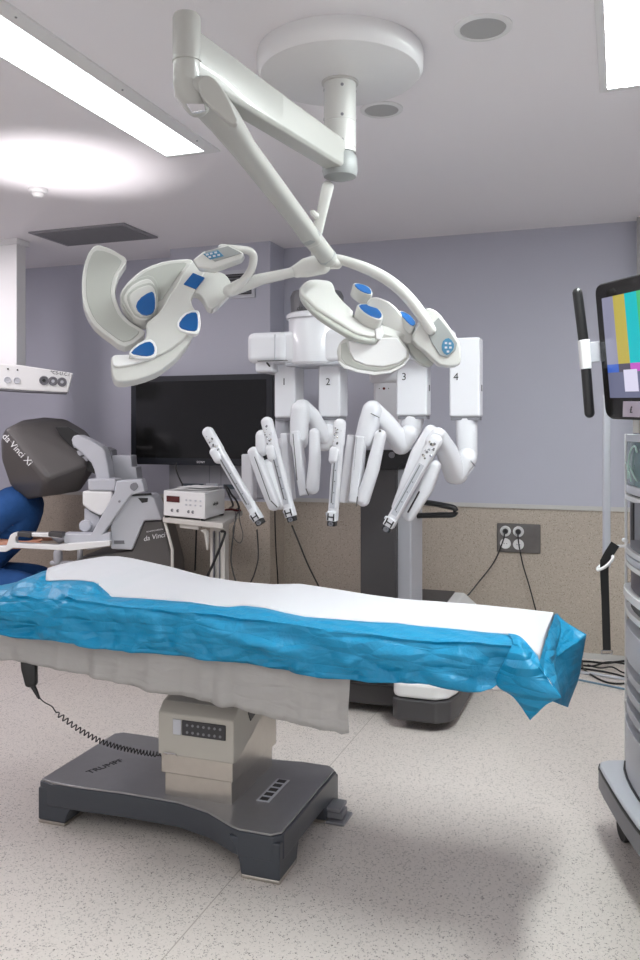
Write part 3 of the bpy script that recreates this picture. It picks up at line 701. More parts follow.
P2 = S('upper_petal', pet2, .05, 'lampwhite', HL, lift=-.02, bevel=.012)
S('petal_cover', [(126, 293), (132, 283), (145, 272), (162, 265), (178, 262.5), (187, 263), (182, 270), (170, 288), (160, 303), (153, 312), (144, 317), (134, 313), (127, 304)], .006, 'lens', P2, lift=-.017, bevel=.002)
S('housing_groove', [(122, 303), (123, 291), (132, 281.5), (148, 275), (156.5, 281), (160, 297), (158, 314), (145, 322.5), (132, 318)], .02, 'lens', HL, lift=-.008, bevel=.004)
B1 = S('reflector_housing', [(124, 300), (125, 293), (133, 284), (147, 278), (154, 283), (158, 297), (156.5, 312), (145, 320), (134, 316)], .05, 'lampwhite', HL, lift=.022, bevel=.010)
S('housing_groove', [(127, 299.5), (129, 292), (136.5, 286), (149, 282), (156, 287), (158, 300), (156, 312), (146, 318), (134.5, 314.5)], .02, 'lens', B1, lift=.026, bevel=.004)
S('housing_ring', [(129, 299), (131, 293), (138, 288), (149, 284.5), (154.5, 289), (156.5, 300), (155, 311), (146, 316), (136, 313)], .02, 'lampwhite', B1, lift=.036, bevel=.006)
S('blue_cap', [(152, 291), (155, 297), (155, 308), (151, 313.5), (142, 314.3), (135.8, 306), (141, 297)], .02, 'blue', B1, lift=.042, bevel=.004)
pet3 = [(111.6, 356), (118, 358), (129, 359.5), (153, 350), (173, 340), (188, 326), (197, 318), (194, 332), (187, 345), (177, 357), (166, 366), (156, 372.7), (135.6, 379.5), (118.4, 381.5), (113, 376), (111.2, 365)]
P3 = S('lower_petal', pet3, .06, 'lampwhite', HL, lift=.012, bevel=.012)
S('petal_rim', [(112.5, 356), (119, 354.5), (131, 354), (146, 350), (156, 353), (148, 359), (131, 364.5), (118, 366.5), (112.5, 364)], .03, 'white', HL, lift=.024, bevel=.008)
BODY = S('central_body', [(193, 262), (207, 262), (200, 282), (191, 300), (196, 311), (197, 320), (190, 332), (172, 348), (152, 357), (138, 358), (128, 357), (143, 343), (147, 330), (147, 322), (159, 312), (168, 298), (178, 282), (187, 266)], .05, 'lampwhite', HL, lift=.032, bevel=.010)
S('side_fin', [(188, 277), (196, 271), (206, 271), (221, 272), (228, 277), (232, 285), (231, 292), (223, 301), (214, 308.5), (208, 306.5), (204, 299), (198, 293), (190, 291)], .045, 'lampwhite', HL, lift=.02, bevel=.010)
S('blue_square', [(193, 272.5), (205, 277.5), (196, 289), (183.5, 284)], .01, 'blue', BODY, lift=.036, bevel=.002, k=1)
c2 = S('cap_mount', [(197.5, 309.5), (200.5, 316), (200.5, 328), (196, 334), (180, 330.5), (177, 322), (185, 312.5)], .03, 'white', HL, lift=.040, bevel=.006)
S('blue_cap', [(196, 312), (198, 318), (198, 327), (194.7, 331), (181.6, 328.5), (179.4, 322.5), (186.5, 314)], .01, 'blue', c2, lift=.043, bevel=.003)
c3 = S('cap_mount', [(128.5, 353), (138, 343), (151, 338.5), (157, 346.5), (156, 355), (148, 358.5), (136, 357.5)], .03, 'white', HL, lift=.040, bevel=.006)
S('blue_cap', [(131, 352.4), (139.5, 344.7), (150, 341.2), (154.5, 347), (153.7, 353.7), (147, 356), (138, 355)], .01, 'blue', c3, lift=.043, bevel=.003)
# control box with keypad
nC = (-FWD*.6+UP*.75+RIGHT*.1).normalized(); cC = D(218, 258, 2.93)
CB = slab('control_box', [(192, 260), (203, 251.5), (228.4, 244.6), (244, 253), (240.5, 259.5), (212, 270), (197, 268)], cC, -FWD, .07, 'lampwhite', HL, bevel=.008)
slab('control_panel', [(205, 251.5), (228, 246), (242, 253.2), (215, 261.5), (208, 257)], cC, -FWD, .004, 'lampgrey', CB, lift=.003, bevel=.001)
slab('keypad', [(203, 254), (218, 250), (224, 256), (210, 259.5)], cC, -FWD, .003, 'padblue', CB, lift=.005, bevel=.001)
for (kx, ky) in ((207, 254.5), (211, 253.5), (215.5, 252.5), (209.5, 257), (214, 256), (218.5, 255)):
    slab('key', [(kx-1.3, ky-.7), (kx+1.3, ky-1.1), (kx+1.7, ky+.6), (kx-.9, ky+1)], cC, -FWD, .002, 'lightgrey', CB, lift=.006, bevel=0)
obj('handle_hoop', sweep(NB(), [D(222, 248, 2.95), D(238, 249.5, 2.95), D(249, 251, 2.96), D(253.5, 257, 2.97), D(251, 270, 2.98), D(242, 282, 2.99), D(230, 292, 3.0)], .0165, depth=.014, k=4, n=14), 'lampwhite', HL)

# --- right head, seen nearly edge-on
cR = D(375, 325, 3.0); nR = (-FWD*.62+RIGHT*.22+UP*.75).normalized()
HR = obj('lamp_head', lathe(NB(), D(385, 330, 3.05), nR, [(.001, -.02), (.085, -.015), (.095, .0), (.08, .03), (.001, .04)], 32), 'lampwhite', SL)
def SR(name, px, th, m, par, lift=0, bevel=.007, k=2, seg=3): return slab(name, px, cR, nR, th, m, par, lift=lift, bevel=bevel, k=k, seg=seg)
pr1 = [(302, 284), (309, 279), (322, 279), (333, 282), (336, 291), (345, 302), (354, 310.6), (353, 316), (366, 322), (378, 328), (378, 334), (372, 335), (355.6, 331), (337, 320), (318, 308), (307, 298), (301, 291)]
PR1 = SR('upper_petal', pr1, .030, 'lampwhite', HR, lift=.0, bevel=.010)
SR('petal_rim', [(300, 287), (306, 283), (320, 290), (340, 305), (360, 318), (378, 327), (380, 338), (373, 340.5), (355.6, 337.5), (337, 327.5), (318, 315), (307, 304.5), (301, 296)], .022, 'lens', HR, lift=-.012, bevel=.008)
def capcyl(body, blue, th):
    q = SR('cap_mount', blue, th, 'lampwhite', HR, lift=.045, bevel=.006)
    g = sum((Vector(p) for p in blue), Vector((0, 0)))/len(blue)
    SR('blue_cap', [tuple(g+(Vector(p)-g)*.86) for p in blue], .004, 'blue', q, lift=.0465, bevel=.002)
capcyl(None, [(357, 304.5), (364, 303), (372, 304), (379, 308.5), (383.5, 315), (381, 319.5), (372, 317), (363, 311.5)], .06)
capcyl(None, [(353, 283.5), (358, 282.8), (366, 285), (371.5, 289), (372.5, 294.5), (365, 293), (357, 288.5)], .05)
capcyl(None, [(398, 310.5), (404, 311), (411, 315.5), (416.5, 322.5), (414, 327), (406, 321)], .035)
slab('cross_beam', [(371, 297), (384, 299), (396, 307), (412, 326), (432, 340), (430, 350), (412, 347), (396, 338), (378, 322), (366, 308)], D(395, 320, 3.0), -FWD, .05, 'lampwhite', HR, lift=.0, bevel=.010, k=2)
slab('lower_petal', [(340.5, 341), (347, 337), (380, 336.5), (398, 335), (409, 349), (409.5, 358), (403, 366), (391, 372), (375, 374), (358, 371.5), (344, 367), (338.8, 362), (336.8, 349)], D(375, 355, 2.97), -FWD, .07, 'lampwhite', HR, bevel=.010)
LP_ = slab('petal_inner', [(348.5, 341), (380, 338), (397, 337.5), (407, 350), (406.5, 357), (399, 363), (384, 366.5), (366, 365), (354, 360), (350, 352)], D(375, 352, 2.97), -FWD, .01, 'white', HR, lift=.006, bevel=.004)
slab('petal_edge', [(337.5, 361), (339.2, 361), (345, 365.2), (358, 369.7), (375, 372.2), (391, 370.2), (402.5, 364.5), (408.5, 357.5), (409.8, 358), (403.5, 366.5), (391, 372.8), (375, 374.8), (358, 372.3), (344, 367.8)], D(375, 355, 2.97), -FWD, .02, 'white', HR, lift=.004, bevel=.002)
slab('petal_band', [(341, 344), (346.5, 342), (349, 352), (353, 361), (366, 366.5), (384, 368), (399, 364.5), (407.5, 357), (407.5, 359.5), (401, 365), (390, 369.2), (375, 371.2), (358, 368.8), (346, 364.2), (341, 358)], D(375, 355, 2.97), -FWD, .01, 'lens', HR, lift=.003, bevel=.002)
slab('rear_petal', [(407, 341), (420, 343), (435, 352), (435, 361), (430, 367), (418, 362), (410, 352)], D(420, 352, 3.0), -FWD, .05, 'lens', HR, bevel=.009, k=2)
slab('bracket', [(425, 309), (433, 309), (441, 315), (452, 330), (460, 343), (461, 360), (457, 366), (440, 365), (426, 352), (412.5, 340), (418, 325)], D(438, 338, 2.93), -FWD, .07, 'lampwhite', HR, bevel=.012, k=2)
HB = slab('control_panel', [(439, 317), (449, 330), (457.5, 343), (456, 350), (448, 357.5), (440, 355.5), (432, 343), (426, 330)], D(438, 338, 2.93), -FWD, .01, 'lampgrey', HR, lift=.006, bevel=.003)
slab('keypad', [(443, 341), (449, 338), (454, 344), (453, 350), (447, 355), (442, 350)], D(438, 338, 2.93), -FWD, .004, 'padblue', HB, lift=.008, bevel=.001, k=2)
for (kx, ky) in ((446, 343), (450, 343.5), (446, 347.5), (450.5, 347.5), (448, 351.5)):
    slab('key', [(kx-1.2, ky-1), (kx+1.2, ky-1), (kx+1.2, ky+1), (kx-1.2, ky+1)], D(438, 338, 2.93), -FWD, .002, 'lightgrey', HB, lift=.009, bevel=0)
slab('clip', [(375, 329), (382, 326), (384, 334), (381, 340), (376, 339)], D(380, 333, 2.95), -FWD, .02, 'white', HR, bevel=.004)

# ================================================================== ROBOT PATIENT CART
RB = thing('surgical_robot', 'white four-armed surgical robot standing behind the operating table', 'surgical robot', (-1.2, 4.75, 0))
# base: two front feet and a raised rear housing
def slab_z(bm, pts, z0, z1): return prism(bm, [Vector((x, y, z0)) for x, y in pts], (0, 0, z1-z0))
rf = [(-1.09, 4.13), (-1.06, 4.10), (-.86, 4.10), (-.80, 4.15), (-.775, 4.24), (-.775, 5.30), (-1.09, 5.30)]
lf = [(-1.62, 4.34), (-1.58, 4.28), (-1.36, 4.28), (-1.09, 4.28), (-1.09, 5.30), (-1.62, 5.30)]
BSE = obj('base', slab_z(slab_z(NB(), rf, .045, .155), lf, .045, .155), 'darkgrey', RB, bevel=.012, seg=3)
bm = NB(); slab_z(bm, [(x+(.004 if x < -1 else -.004), y+.004) for x, y in rf], .158, .235); obj('right_cover', bm, 'white', BSE, bevel=.018, seg=3)
bm = NB(); slab_z(bm, [(x, y+.05) for x, y in lf], .158, .19); obj('left_cover', bm, 'darkgrey', BSE, bevel=.01, seg=3)
bm = NB(); box(bm, (-1.34, 4.20, .178), (-1.10, 4.27, .20)); obj('bumper_bar', bm, 'black', BSE, bevel=.006)
bm = NB(); box(bm, (-1.40, 4.16, .175), (-1.34, 4.30, .20)); obj('bumper_block', bm, 'lightgrey', BSE, bevel=.006)
for (x, y) in ((-.98, 4.30), (-.98, 5.2), (-1.5, 4.42), (-1.5, 5.2)):
    obj('castor', sweep(NB(), [Vector((x-.02, y, .04)), Vector((x+.02, y, .04))], .04, caps=False, n=20), 'rubber', BSE, bevel=.004)
# rear housing
bm = NB(); slab_z(bm, [(-1.62, 4.95), (-.89, 4.95), (-.80, 5.02), (-.80, 5.50), (-1.62, 5.50)], .235, .33)
obj('rear_housing', bm, 'white', RB, bevel=.02, seg=3)
hz = A(430, 591, Y=5.45).z
bm = NB(); loft(bm, [[Vector((-1.62, 5.02, .33)), Vector((-.84, 5.02, .33)), Vector((-.84, 5.50, .33)), Vector((-1.62, 5.50, .33))], [Vector((-1.60, 5.12, hz-.02)), Vector((-.96, 5.12, hz-.02)), Vector((-.96, 5.48, hz)), Vector((-1.60, 5.48, hz))]])
obj('housing_top', bm, 'white', RB, bevel=.012)
bm = NB(); prism(bm, [Vector((-1.58, 5.13, hz-.019)), Vector((-1.02, 5.13, hz-.019)), Vector((-1.02, 5.46, hz+.002)), Vector((-1.58, 5.46, hz+.002))], (0, 0, .006)); obj('dark_inlay', bm, 'darkgrey', RB)
# column
YCf = 4.80
xl = A(360, 500, Y=YCf).x; xm = A(396, 500, Y=YCf).x; ztop = A(380, 461, Y=YCf).z
obj('column', box(NB(), (xl, YCf, .2), (xm, YCf+.30, ztop)), 'darkgrey', RB, bevel=.012, seg=3)
x2 = A(414.5, 500, Y=YCf+.12).x
obj('column_side', box(NB(), (xm-.01, YCf+.045, .2), (x2-.0, YCf+.34, ztop-.05)), 'lightgrey', RB, bevel=.012, seg=3)
slab('column_bracket', [(357, 450), (409, 450), (413, 455), (411, 462), (400, 465), (397, 470), (356, 470)], A(385, 455, Y=YCf-.02), (0, -1, 0), .20, 'black', RB, bevel=.008)
obj('bracket_knob', lathe(NB(), A(392, 455, Y=YCf-.02), (0, -1, 0), [(.018, -.01), (.018, .01), (.001, .012)], 16), 'midgrey', RB)
# upper white column
ux0, ux1 = A(371, 400, Y=YCf).x, A(398, 400, Y=YCf).x
UC = obj('upper_column', box(NB(), (ux0, YCf+.04, ztop-.03), (ux1, YCf+.26, 2.0)), 'robotwhite', RB, bevel=.02, seg=3)
obj('upper_collar', box(NB(), (ux0-.025, YCf+.02, A(380, 383, Y=YCf).z), (ux1+.01, YCf+.28, 2.02)), 'robotwhite', RB, bevel=.03, seg=3)
p = A(384, 388.5, Y=YCf+.038)
obj('status_light', lathe(NB(), p, (0, -1, 0), [(.008, -.003), (.008, .003), (.001, .003)], 12), mat('dark_red', (.12, .01, .01), .4), UC)
for dx in (-.028, .028): obj('marker', lathe(NB(), p+Vector((dx, 0, 0)), (0, -1, 0), [(.003, -.003), (.003, .003), (.0005, .003)], 8), 'ink', UC)
# rear steering handle
hd = lambda x, y: A(x, y, Y=5.0)
bm = NB(); sweep(bm, [hd(408, 501), hd(430, 503), hd(446, 506), hd(454, 508), hd(455.5, 512), hd(452, 515), hd(440, 515), hd(408, 516)], .017, depth=.024, n=10, k=3, side=UP)
sweep(bm, [hd(404, 516), hd(412, 508), hd(416, 501)], .018, n=10)
obj('steering_handle', bm, 'black', RB)
# boom with turret
YT = 4.20
tcx = A(317, 340, Y=YT).x
zc0, zc1 = A(317, 371, Y=4.2).z, A(317, 316, Y=4.2).z
tur = Vector((tcx, YT, 0)); rt = .150
zr0, zr1 = zc1, A(317, 295, Y=YT).z
obj('turret', lathe(NB(), tur+Vector((0, 0, zc0+.03)), UP, [(.02, 0), (rt-.01, 0), (rt, .012), (rt, zc1-zc0-.05), (rt-.01, zc1-zc0-.035), (.02, zc1-zc0-.03)], 48), 'robotwhite', RB)
obj('turret_lip', lathe(NB(), tur+Vector((0, 0, zc1-.02)), UP, [(.02, 0), (rt+.012, 0), (rt+.012, .02), (rt, .03), (.02, .03)], 48), 'robotwhite', RB)
TR = obj('turret_ring', lathe(NB(), tur+Vector((0, 0, zc1)), UP, [(.02, 0), (rt-.012, 0), (rt-.008, .1), (rt-.02, .125), (.02, .13)], 48), mat('turret_ring_grey', (.10, .10, .11), .45), RB)
dr = Vector((math.sin(math.radians(-8)), -math.cos(math.radians(-8)), 0))
text('lettering', 'da Vinci Xi', A(311, 307.5, Y=YT-rt-.004), (1, .02, 0), UP, .036, 'ink', TR, shear=.2)
bxz = lambda y: A(300, y, Y=4.15).z
bm = NB(); x_ = lambda px, Y=4.1: A(px, 350, Y=Y).x
# boom back to the column
box(bm, (tcx-.03, YT, bxz(362)), (ux1+.02, YCf+.3, bxz(322))); obj('boom', bm, 'robotwhite', RB, bevel=.03, seg=3)
zb0, zb1 = A(300, 363, Y=4.1).z, A(300, 331, Y=4.1).z
obj('arm_carrier', box(NB(), (x_(266), 4.08, zb0), (x_(447, 4.1), 4.36, zb1)), 'robotwhite', RB, bevel=.025, seg=3)
obj('carrier_underside', box(NB(), (x_(285), 4.09, zb0-.016), (x_(345), 4.34, zb0+.004)), 'lightgrey', RB, bevel=.008)
EB = obj('carrier_end_box', box(NB(), (x_(249), 4.06, A(260, 363, Y=4.06).z), (x_(288), 4.38, A(260, 332, Y=4.06).z)), 'robotwhite', RB, bevel=.035, seg=4)
obj('end_box_foot', box(NB(), (x_(256), 4.08, A(260, 372, Y=4.06).z), (x_(274), 4.36, A(260, 360, Y=4.06).z)), 'robotwhite', RB, bevel=.015)
obj('panel_seam', box(NB(), (x_(277.5), 4.056, A(260, 360, Y=4.06).z), (x_(278.3), 4.08, A(260, 335, Y=4.06).z)), 'lightgrey', EB)
obj('panel_seam', box(NB(), (x_(261), 4.052, A(260, 361.5, Y=4.06).z), (x_(290), 4.07, A(260, 360.8, Y=4.06).z)), 'inkgrey', EB)
obj('end_box_latch', sweep(NB(), [A(267, 363, Y=4.05), A(269.5, 366, Y=4.05)], .005, n=6), 'ink', EB)
obj('carrier_indicator', box(NB(), (x_(308), 4.074, zb0+.004), (x_(322), 4.085, zb0+.018)), mat('indicator_blue', (.3, .5, .9), .3, emis=(.4, .6, 1), es=1.2), RB)

def arm_parts(n, post, limbs):
    """post = left, right, top and bottom edge and depth; limbs = name, points, widths, depth, material, distance, squareness, square ends"""
    Yp = 4.16; x0 = A(post[0], 400, Y=Yp).x; x1 = A(post[1], 400, Y=Yp).x; z0 = A(post[0], post[3], Y=Yp).z; z1 = A(post[0], post[2], Y=Yp).z
    dpt = post[4]
    AR = obj('arm', box(NB(), (x0, Yp, z0), (x1, Yp+dpt, z1)), 'robotwhite', RB, bevel=.012, seg=3)
    obj('post_base_ring', box(NB(), (x0+.006, Yp+.008, z0-.016), (x1-.006, Yp+dpt-.008, z0+.002)), 'midgrey', AR, bevel=.002)
    text('lettering', str(n), A(post[5][0], post[5][1], Y=Yp-.001), (1, 0, 0), UP, .052, 'ink', AR)
    if n > 2:
        zb_ = A(post[0], 388, Y=Yp).z
        obj('button', box(NB(), (x1-.002, Yp+.045, zb_-.016), (x1+.002, Yp+.062, zb_+.016)), 'ink', AR, bevel=.002)
    for (nm, pts, ws_, dp, m, Y, e, sq) in limbs:
        P = [A(q[0], q[1], Y=(q[2] if len(q) > 2 else Y)) for q in pts]
        rs = [w_/2*(q[2] if len(q) > 2 else Y)/(CT*F_PX) for w_, q in zip(ws_, pts)]
        obj(nm, sweep(NB(), P, rs, depth=dp if dp else None, side=(Vector((1, 0, 0)) if dp else None), n=24, e=e, caps=not sq), m, AR, bevel=.010 if sq else 0, seg=3, ang=50)
    return AR
def seam(AR, p, q, Y, r=.0022, m='inkgrey'): obj('joint_seam', sweep(NB(), [A(*p, Y=Y), A(*q, Y=Y)], r, n=6), m, AR)
RW = 'robotwhite'
A1 = arm_parts(1, (274, 295, 362, 418, .14, (284, 382)), [
    ('swivel', [(283, 421), (283, 446)], [15, 15], 0, 'lightgrey', 4.22, 2.6, 0),
    ('elbow', [(282, 446), (280, 458)], [17, 15], 0, RW, 4.18, 2.4, 0),
    ('inner_link', [(279, 458, 4.14), (262, 440, 4.0)], [14, 12], 0, RW, 4.1, 2.2, 0),
    ('shoulder_cap', [(262, 436), (262, 450)], [13, 13], 0, RW, 3.96, 2.2, 0),
    ('rear_link', [(248.5, 454), (249, 478), (250.5, 502)], [12, 13, 11], .03, RW, 4.02, 6, 1),
    ('front_link', [(254, 452), (264, 478), (274.5, 505)], [11, 13, 12], .032, RW, 3.95, 5, 0),
    ('lower_cap', [(268, 465), (280, 502)], [12, 16], 0, RW, 4.0, 2.2, 0)])
seam(A1, (254.5, 457), (270, 500), 3.912); seam(A1, (271, 501), (277, 507), 3.905, .003)
A2 = arm_parts(2, (318, 340, 362, 417, .14, (328, 382)), [
    ('swivel', [(330, 419), (329.5, 430)], [18, 18], 0, RW, 4.22, 2.6, 0),
    ('elbow', [(328, 434), (324, 443)], [20, 17], 0, RW, 4.18, 2.3, 0),
    ('inner_link', [(325, 438, 4.16), (312, 416, 4.10), (302, 408, 4.06)], [15, 16, 18], 0, RW, 4.1, 2.4, 0),
    ('shoulder', [(301, 410), (299.5, 424), (299, 442)], [19, 18, 17], 0, RW, 4.04, 3, 0),
    ('side_link', [(285.5, 433), (288, 470), (291, 500)], [8, 9, 8], .03, RW, 4.06, 6, 1),
    ('rear_link', [(296, 431), (300, 462), (305.5, 495)], [9, 10, 10], .032, RW, 4.0, 6, 1),
    ('front_link', [(314.5, 433), (315, 460), (312.5, 488)], [10, 12, 13], 0, RW, 3.97, 2.6, 0)])
seam(A2, (293, 434), (297, 480), 3.955); seam(A2, (306, 489), (308.5, 495), 3.93, .003)
A3 = arm_parts(3, (396, 427, 352, 416, .10, (404, 377)), [
    ('swivel', [(413, 420), (411, 430)], [21, 20], 0, RW, 4.22, 2.6, 0),
    ('elbow', [(409, 434), (401, 445)], [18, 19], 0, RW, 4.15, 2.4, 0),
    ('inner_link', [(401, 443, 4.14), (386, 423, 4.08), (372, 409, 4.04)], [19, 18, 17], 0, RW, 4.1, 2.6, 0),
    ('shoulder', [(372, 410), (369, 424), (366.5, 438)], [18, 20, 21], 0, RW, 4.0, 3, 0),
    ('side_link', [(352.5, 435), (348, 470), (343.5, 502)], [8, 9, 6], .03, RW, 4.02, 6, 1),
    ('rear_link', [(361.5, 436), (358, 470), (354.5, 502)], [9.5, 10.5, 9], .032, RW, 3.96, 6, 1),
    ('front_link', [(380.5, 435), (373, 468), (363, 500)], [11, 13, 13], 0, RW, 3.95, 2.6, 0)])
seam(A3, (357, 437), (354, 470), 3.93); seam(A3, (357.5, 497), (356.5, 506), 3.91, .003); seam(A3, (371, 413.5), (379, 417.5), 3.945)
obj('link_screw', lathe(NB(), A(380, 431, Y=3.905), (0, -1, 0), [(.006, -.004), (.006, .003), (.001, .004)], 10), 'inkgrey', A3)
A4 = arm_parts(4, (449, 480, 338, 417, .10, (456, 377)), [
    ('swivel', [(466.5, 420), (466.8, 454)], [20, 20], 0, RW, 4.22, 2.6, 0),
    ('elbow', [(467, 458), (457, 474)], [19, 20], 0, RW, 4.16, 2.6, 0),
    ('inner_link', [(455, 474, 4.14), (447, 452, 4.04), (439, 436, 3.95)], [19, 19, 14], 0, RW, 4.1, 2.8, 0),
    ('shoulder', [(438, 434), (432, 442)], [13, 13], 0, RW, 3.92, 2.2, 0),
    ('rear_link', [(431, 431), (420, 456), (397, 507)], [12, 19, 9], .035, RW, 3.95, 4, 0),
    ('front_link', [(435, 466), (426, 488), (409, 515)], [11, 14, 12], .035, RW, 3.98, 4, 0)])
seam(A4, (419, 492), (408, 512), 3.915, .004, 'ink'); seam(A4, (467, 477), (474, 468), 4.12, .003, 'lightgrey')
seam(A4, (471, 461), (475, 466), 4.09, .003, 'midgrey')
def carriage(AR, p0, p1, w_, Y, mount_t, bits, rail_d=.026, dark=False):
    """instrument carriage: long rail with a rounded head, an adapter, a slot and a cannula clamp"""
    a = A(*p0, Y=Y); b = A(*p1, Y=Y); t_ = (b-a).normalized(); L = (b-a).length
    s_ = (t_.cross(Vector((0, 1, 0)))).normalized(); s_ = s_ if s_.x > 0 else -s_; nrm = s_.cross(t_).normalized(); nrm = nrm if nrm.y < 0 else -nrm
    r = w_/2*Y/(CT*F_PX)
    CR = obj('instrument_carriage', sweep(NB(), [a, a+t_*L*.22, a+t_*L*.24, b], [r*1.05, r*1.05, r*.92, r*.88], depth=rail_d, side=s_, n=20, e=3.4), RW, AR)
    f_ = rail_d
    obj('rail_slot', obox(NB(), a+t_*L*.60+nrm*f_, s_, nrm, t_, r*.95, .004, L*.62), 'lightgrey', CR, bevel=.001)
    obj('rail_groove', obox(NB(), a+t_*L*.58+nrm*(f_+.0025)-s_*r*.15, s_, nrm, t_, r*.20, .003, L*.55), 'inkgrey' if not dark else 'midgrey', CR)
    obj('rail_edge', obox(NB(), a+t_*L*.60+nrm*(f_+.001)+s_*r*.62, s_, nrm, t_, r*.18, .006, L*.60), RW, CR, bevel=.001)
    q = a+t_*L*mount_t
    if bits: obj('adapter', sweep(NB(), [q-t_*.012+s_*bits*r*.7, q+t_*.030+s_*bits*r*.7], r*1.0, depth=.036, side=s_, n=18, e=3.6), RW, CR)
    rr = random.Random(int(p0[0]))
    for i in range(16):
        c = a+t_*(L*(.04 if not dark else .02)+L*.20*rr.random())+s_*(rr.uniform(-.65, .65)*r)+nrm*(f_-.002)
        k_ = rr.choice((.0035, .005, .007) if dark else (.0025, .0035, .005))
        obj('connector_pin', lathe(NB(), c, nrm, [(k_, -.004), (k_, .004), (.001, .006)], 7), ('chrome', 'inkgrey', 'midgrey', 'steel')[i % 4], CR)
    for i in range(4):
        obj('button', lathe(NB(), a+t_*L*(.50+.12*i)+s_*r*.15+nrm*(f_+.002), nrm, [(.0035, -.003), (.0035, .001), (.001, .002)], 8), 'midgrey', CR)
    CL = obj('cannula_clamp', obox(NB(), b+nrm*.006, s_, nrm, t_, r*1.75, .05, .045), RW, CR, bevel=.004)
    g_ = lambda u, v, o=.032: b+nrm*(o)+s_*r*u+t_*v
    for u in (-.55, .55): obj('clamp_lever', obox(NB(), g_(u, .002), s_, nrm, t_, r*.22, .004, .034), 'ink', CL)
    obj('clamp_bar', obox(NB(), g_(0, .002), s_, nrm, t_, r*1.0, .004, .006), 'ink', CL)
    obj('clamp_hook', obox(NB(), g_(-.95, -.008, .01), s_, nrm, t_, r*.5, .02, .014), 'lightgrey', CL, bevel=.002)
    obj('clamp_jaw', obox(NB(), b+t_*.034+nrm*.004, s_, nrm, t_, r*1.5, .042, .026), 'black', CL, bevel=.004)
    obj('cannula_socket', lathe(NB(), b+t_*.036+nrm*.026, nrm, [(r*.45, -.003), (r*.45, .003), (r*.2, .003), (r*.2, -.001), (.0005, -.001)], 14), 'midgrey', CL)
    return CR
carriage(A1, (208, 432), (257, 516), 11, 3.80, .24, -.9)
carriage(A2, (267, 422), (290.5, 512), 11, 3.80, .32, -.6)
carriage(A3, (340, 424), (333, 516), 11, 3.80, .32, -.6)
C4 = carriage(A4, (436, 440), (391, 522), 12, 3.85, .12, 0, dark=True)

# ================================================================== WALL MONITOR
t = thing('wall_monitor', 'large black flat monitor, switched off, on the back wall', 'monitor', (-2.84, 5.4, 1.25))
mx0, mx1, mz0, mz1 = -3.42, -2.285, 1.247, 1.894
obj('housing', box(NB(), (mx0, 5.40, mz0), (mx1, 5.46, mz1)), 'black', t, bevel=.006)
obj('bezel', prism(NB(), [Vector((mx0, 5.395, mz0)), Vector((mx1, 5.395, mz0)), Vector((mx1, 5.395, mz1)), Vector((mx0, 5.395, mz1))], (0, .006, 0)), mat('bezel_blueblack', (.012, .014, .02), .35), t, bevel=.002)
obj('screen', box(NB(), (mx0+.045, 5.392, mz0+.05), (mx1-.045, 5.396, mz1-.04)), 'screen_off', t)
obj('wall_bracket', box(NB(), (-2.95, 5.46, 1.45), (-2.7, PY+.0, 1.7)), 'midgrey', t)
text('lettering', 'SONY', Vector((-2.84, 5.3935, mz0+.022)), (1, 0, 0), UP, .022, 'inkwhite', t, spacing=1.2)
# service panels on the pilaster below it
t = thing('service_panel', 'grey service panel with two dark slots below the wall monitor', 'wall panel', (-2.75, PY, .96))
z_ = lambda y: A(200, y, Y=PY).z
xx = lambda px: A(px, 480, Y=PY).x
obj('panel', box(NB(), (xx(170.5), PY-.02, z_(496)), (xx(269), PY-.0005, z_(455))), mat('panel_grey', (.30, .30, .33), .5), t, bevel=.002)
for (a, b) in ((183, 205), (225, 246)):
    obj('slot', box(NB(), (xx(a), PY-.026, z_(488)), (xx(b), PY-.018, z_(483.5))), mat('slot_slate', (.06, .08, .10), .4), t, bevel=.002)
for a in (210.5, 222.0): obj('panel_joint', box(NB(), (xx(a), PY-.022, z_(496)), (xx(a)+.004, PY-.018, z_(455))), 'ventgrey', t)
obj('conduit_cover', box(NB(), (xx(208), PY-.034, z_(492)), (xx(220), PY-.018, z_(483))), 'lightgrey', t, bevel=.003)

# ================================================================== EQUIPMENT CART + GENERATOR
CTK = thing('equipment_cart', 'white equipment cart under the wall monitor', 'cart', (-2.4, 4.85, 0))
Zc = .95
c0 = A(162.5, 517, Z=Zc); c1 = A(223, 523.5, Z=Zc); c2_ = A(243, 511, Z=Zc); c3_ = c0+(c2_-c1)
obj('top', prism(NB(), [c0, c1, c2_, c3_], (0, 0, -.035)), 'beige', CTK, bevel=.008, seg=3)
ex = (c1-c0).normalized(); ey = (c2_-c1).normalized()
pc0 = A(209, 560, Y=4.72); 
cc = c0+ex*.40+ey*.2
colc = Vector((A(213, 540, Y=4.75).x, 4.75, 0))
obj('column', prism(NB(), [Vector((A(210, 540, Y=4.66).x, 4.66, .1)), Vector((A(225, 540, Y=4.62).x, 4.62, .1)), Vector((A(229, 540, Y=4.82).x, 4.82, .1)), Vector((A(215, 540, Y=4.86).x, 4.86, .1))], (0, 0, Zc-.14)), 'beige', CTK, bevel=.008)
for px_ in (214, 220): 
    q = A(px_, 540, Y=4.635); obj('column_groove', box(NB(), (q.x-.003, q.y-.012, .15), (q.x+.003, q.y+.03, .88)), 'ventgrey', CTK)
obj('drawer', prism(NB(), [c0+ex*.16-UP*.036+ey*.02, c0+ex*.34-UP*.036+ey*.02, c0+ex*.34-UP*.036+ey*.2, c0+ex*.16-UP*.036+ey*.2], (0, 0, -.022)), 'beige', CTK, bevel=.003)
obj('side_strut', sweep(NB(), [c0+ex*.02-UP*.04+ey*.02, c0+ex*.09-UP*.2+ey*.02, c0+ex*.09-UP*.85+ey*.02], .010, n=8), 'beige', CTK)
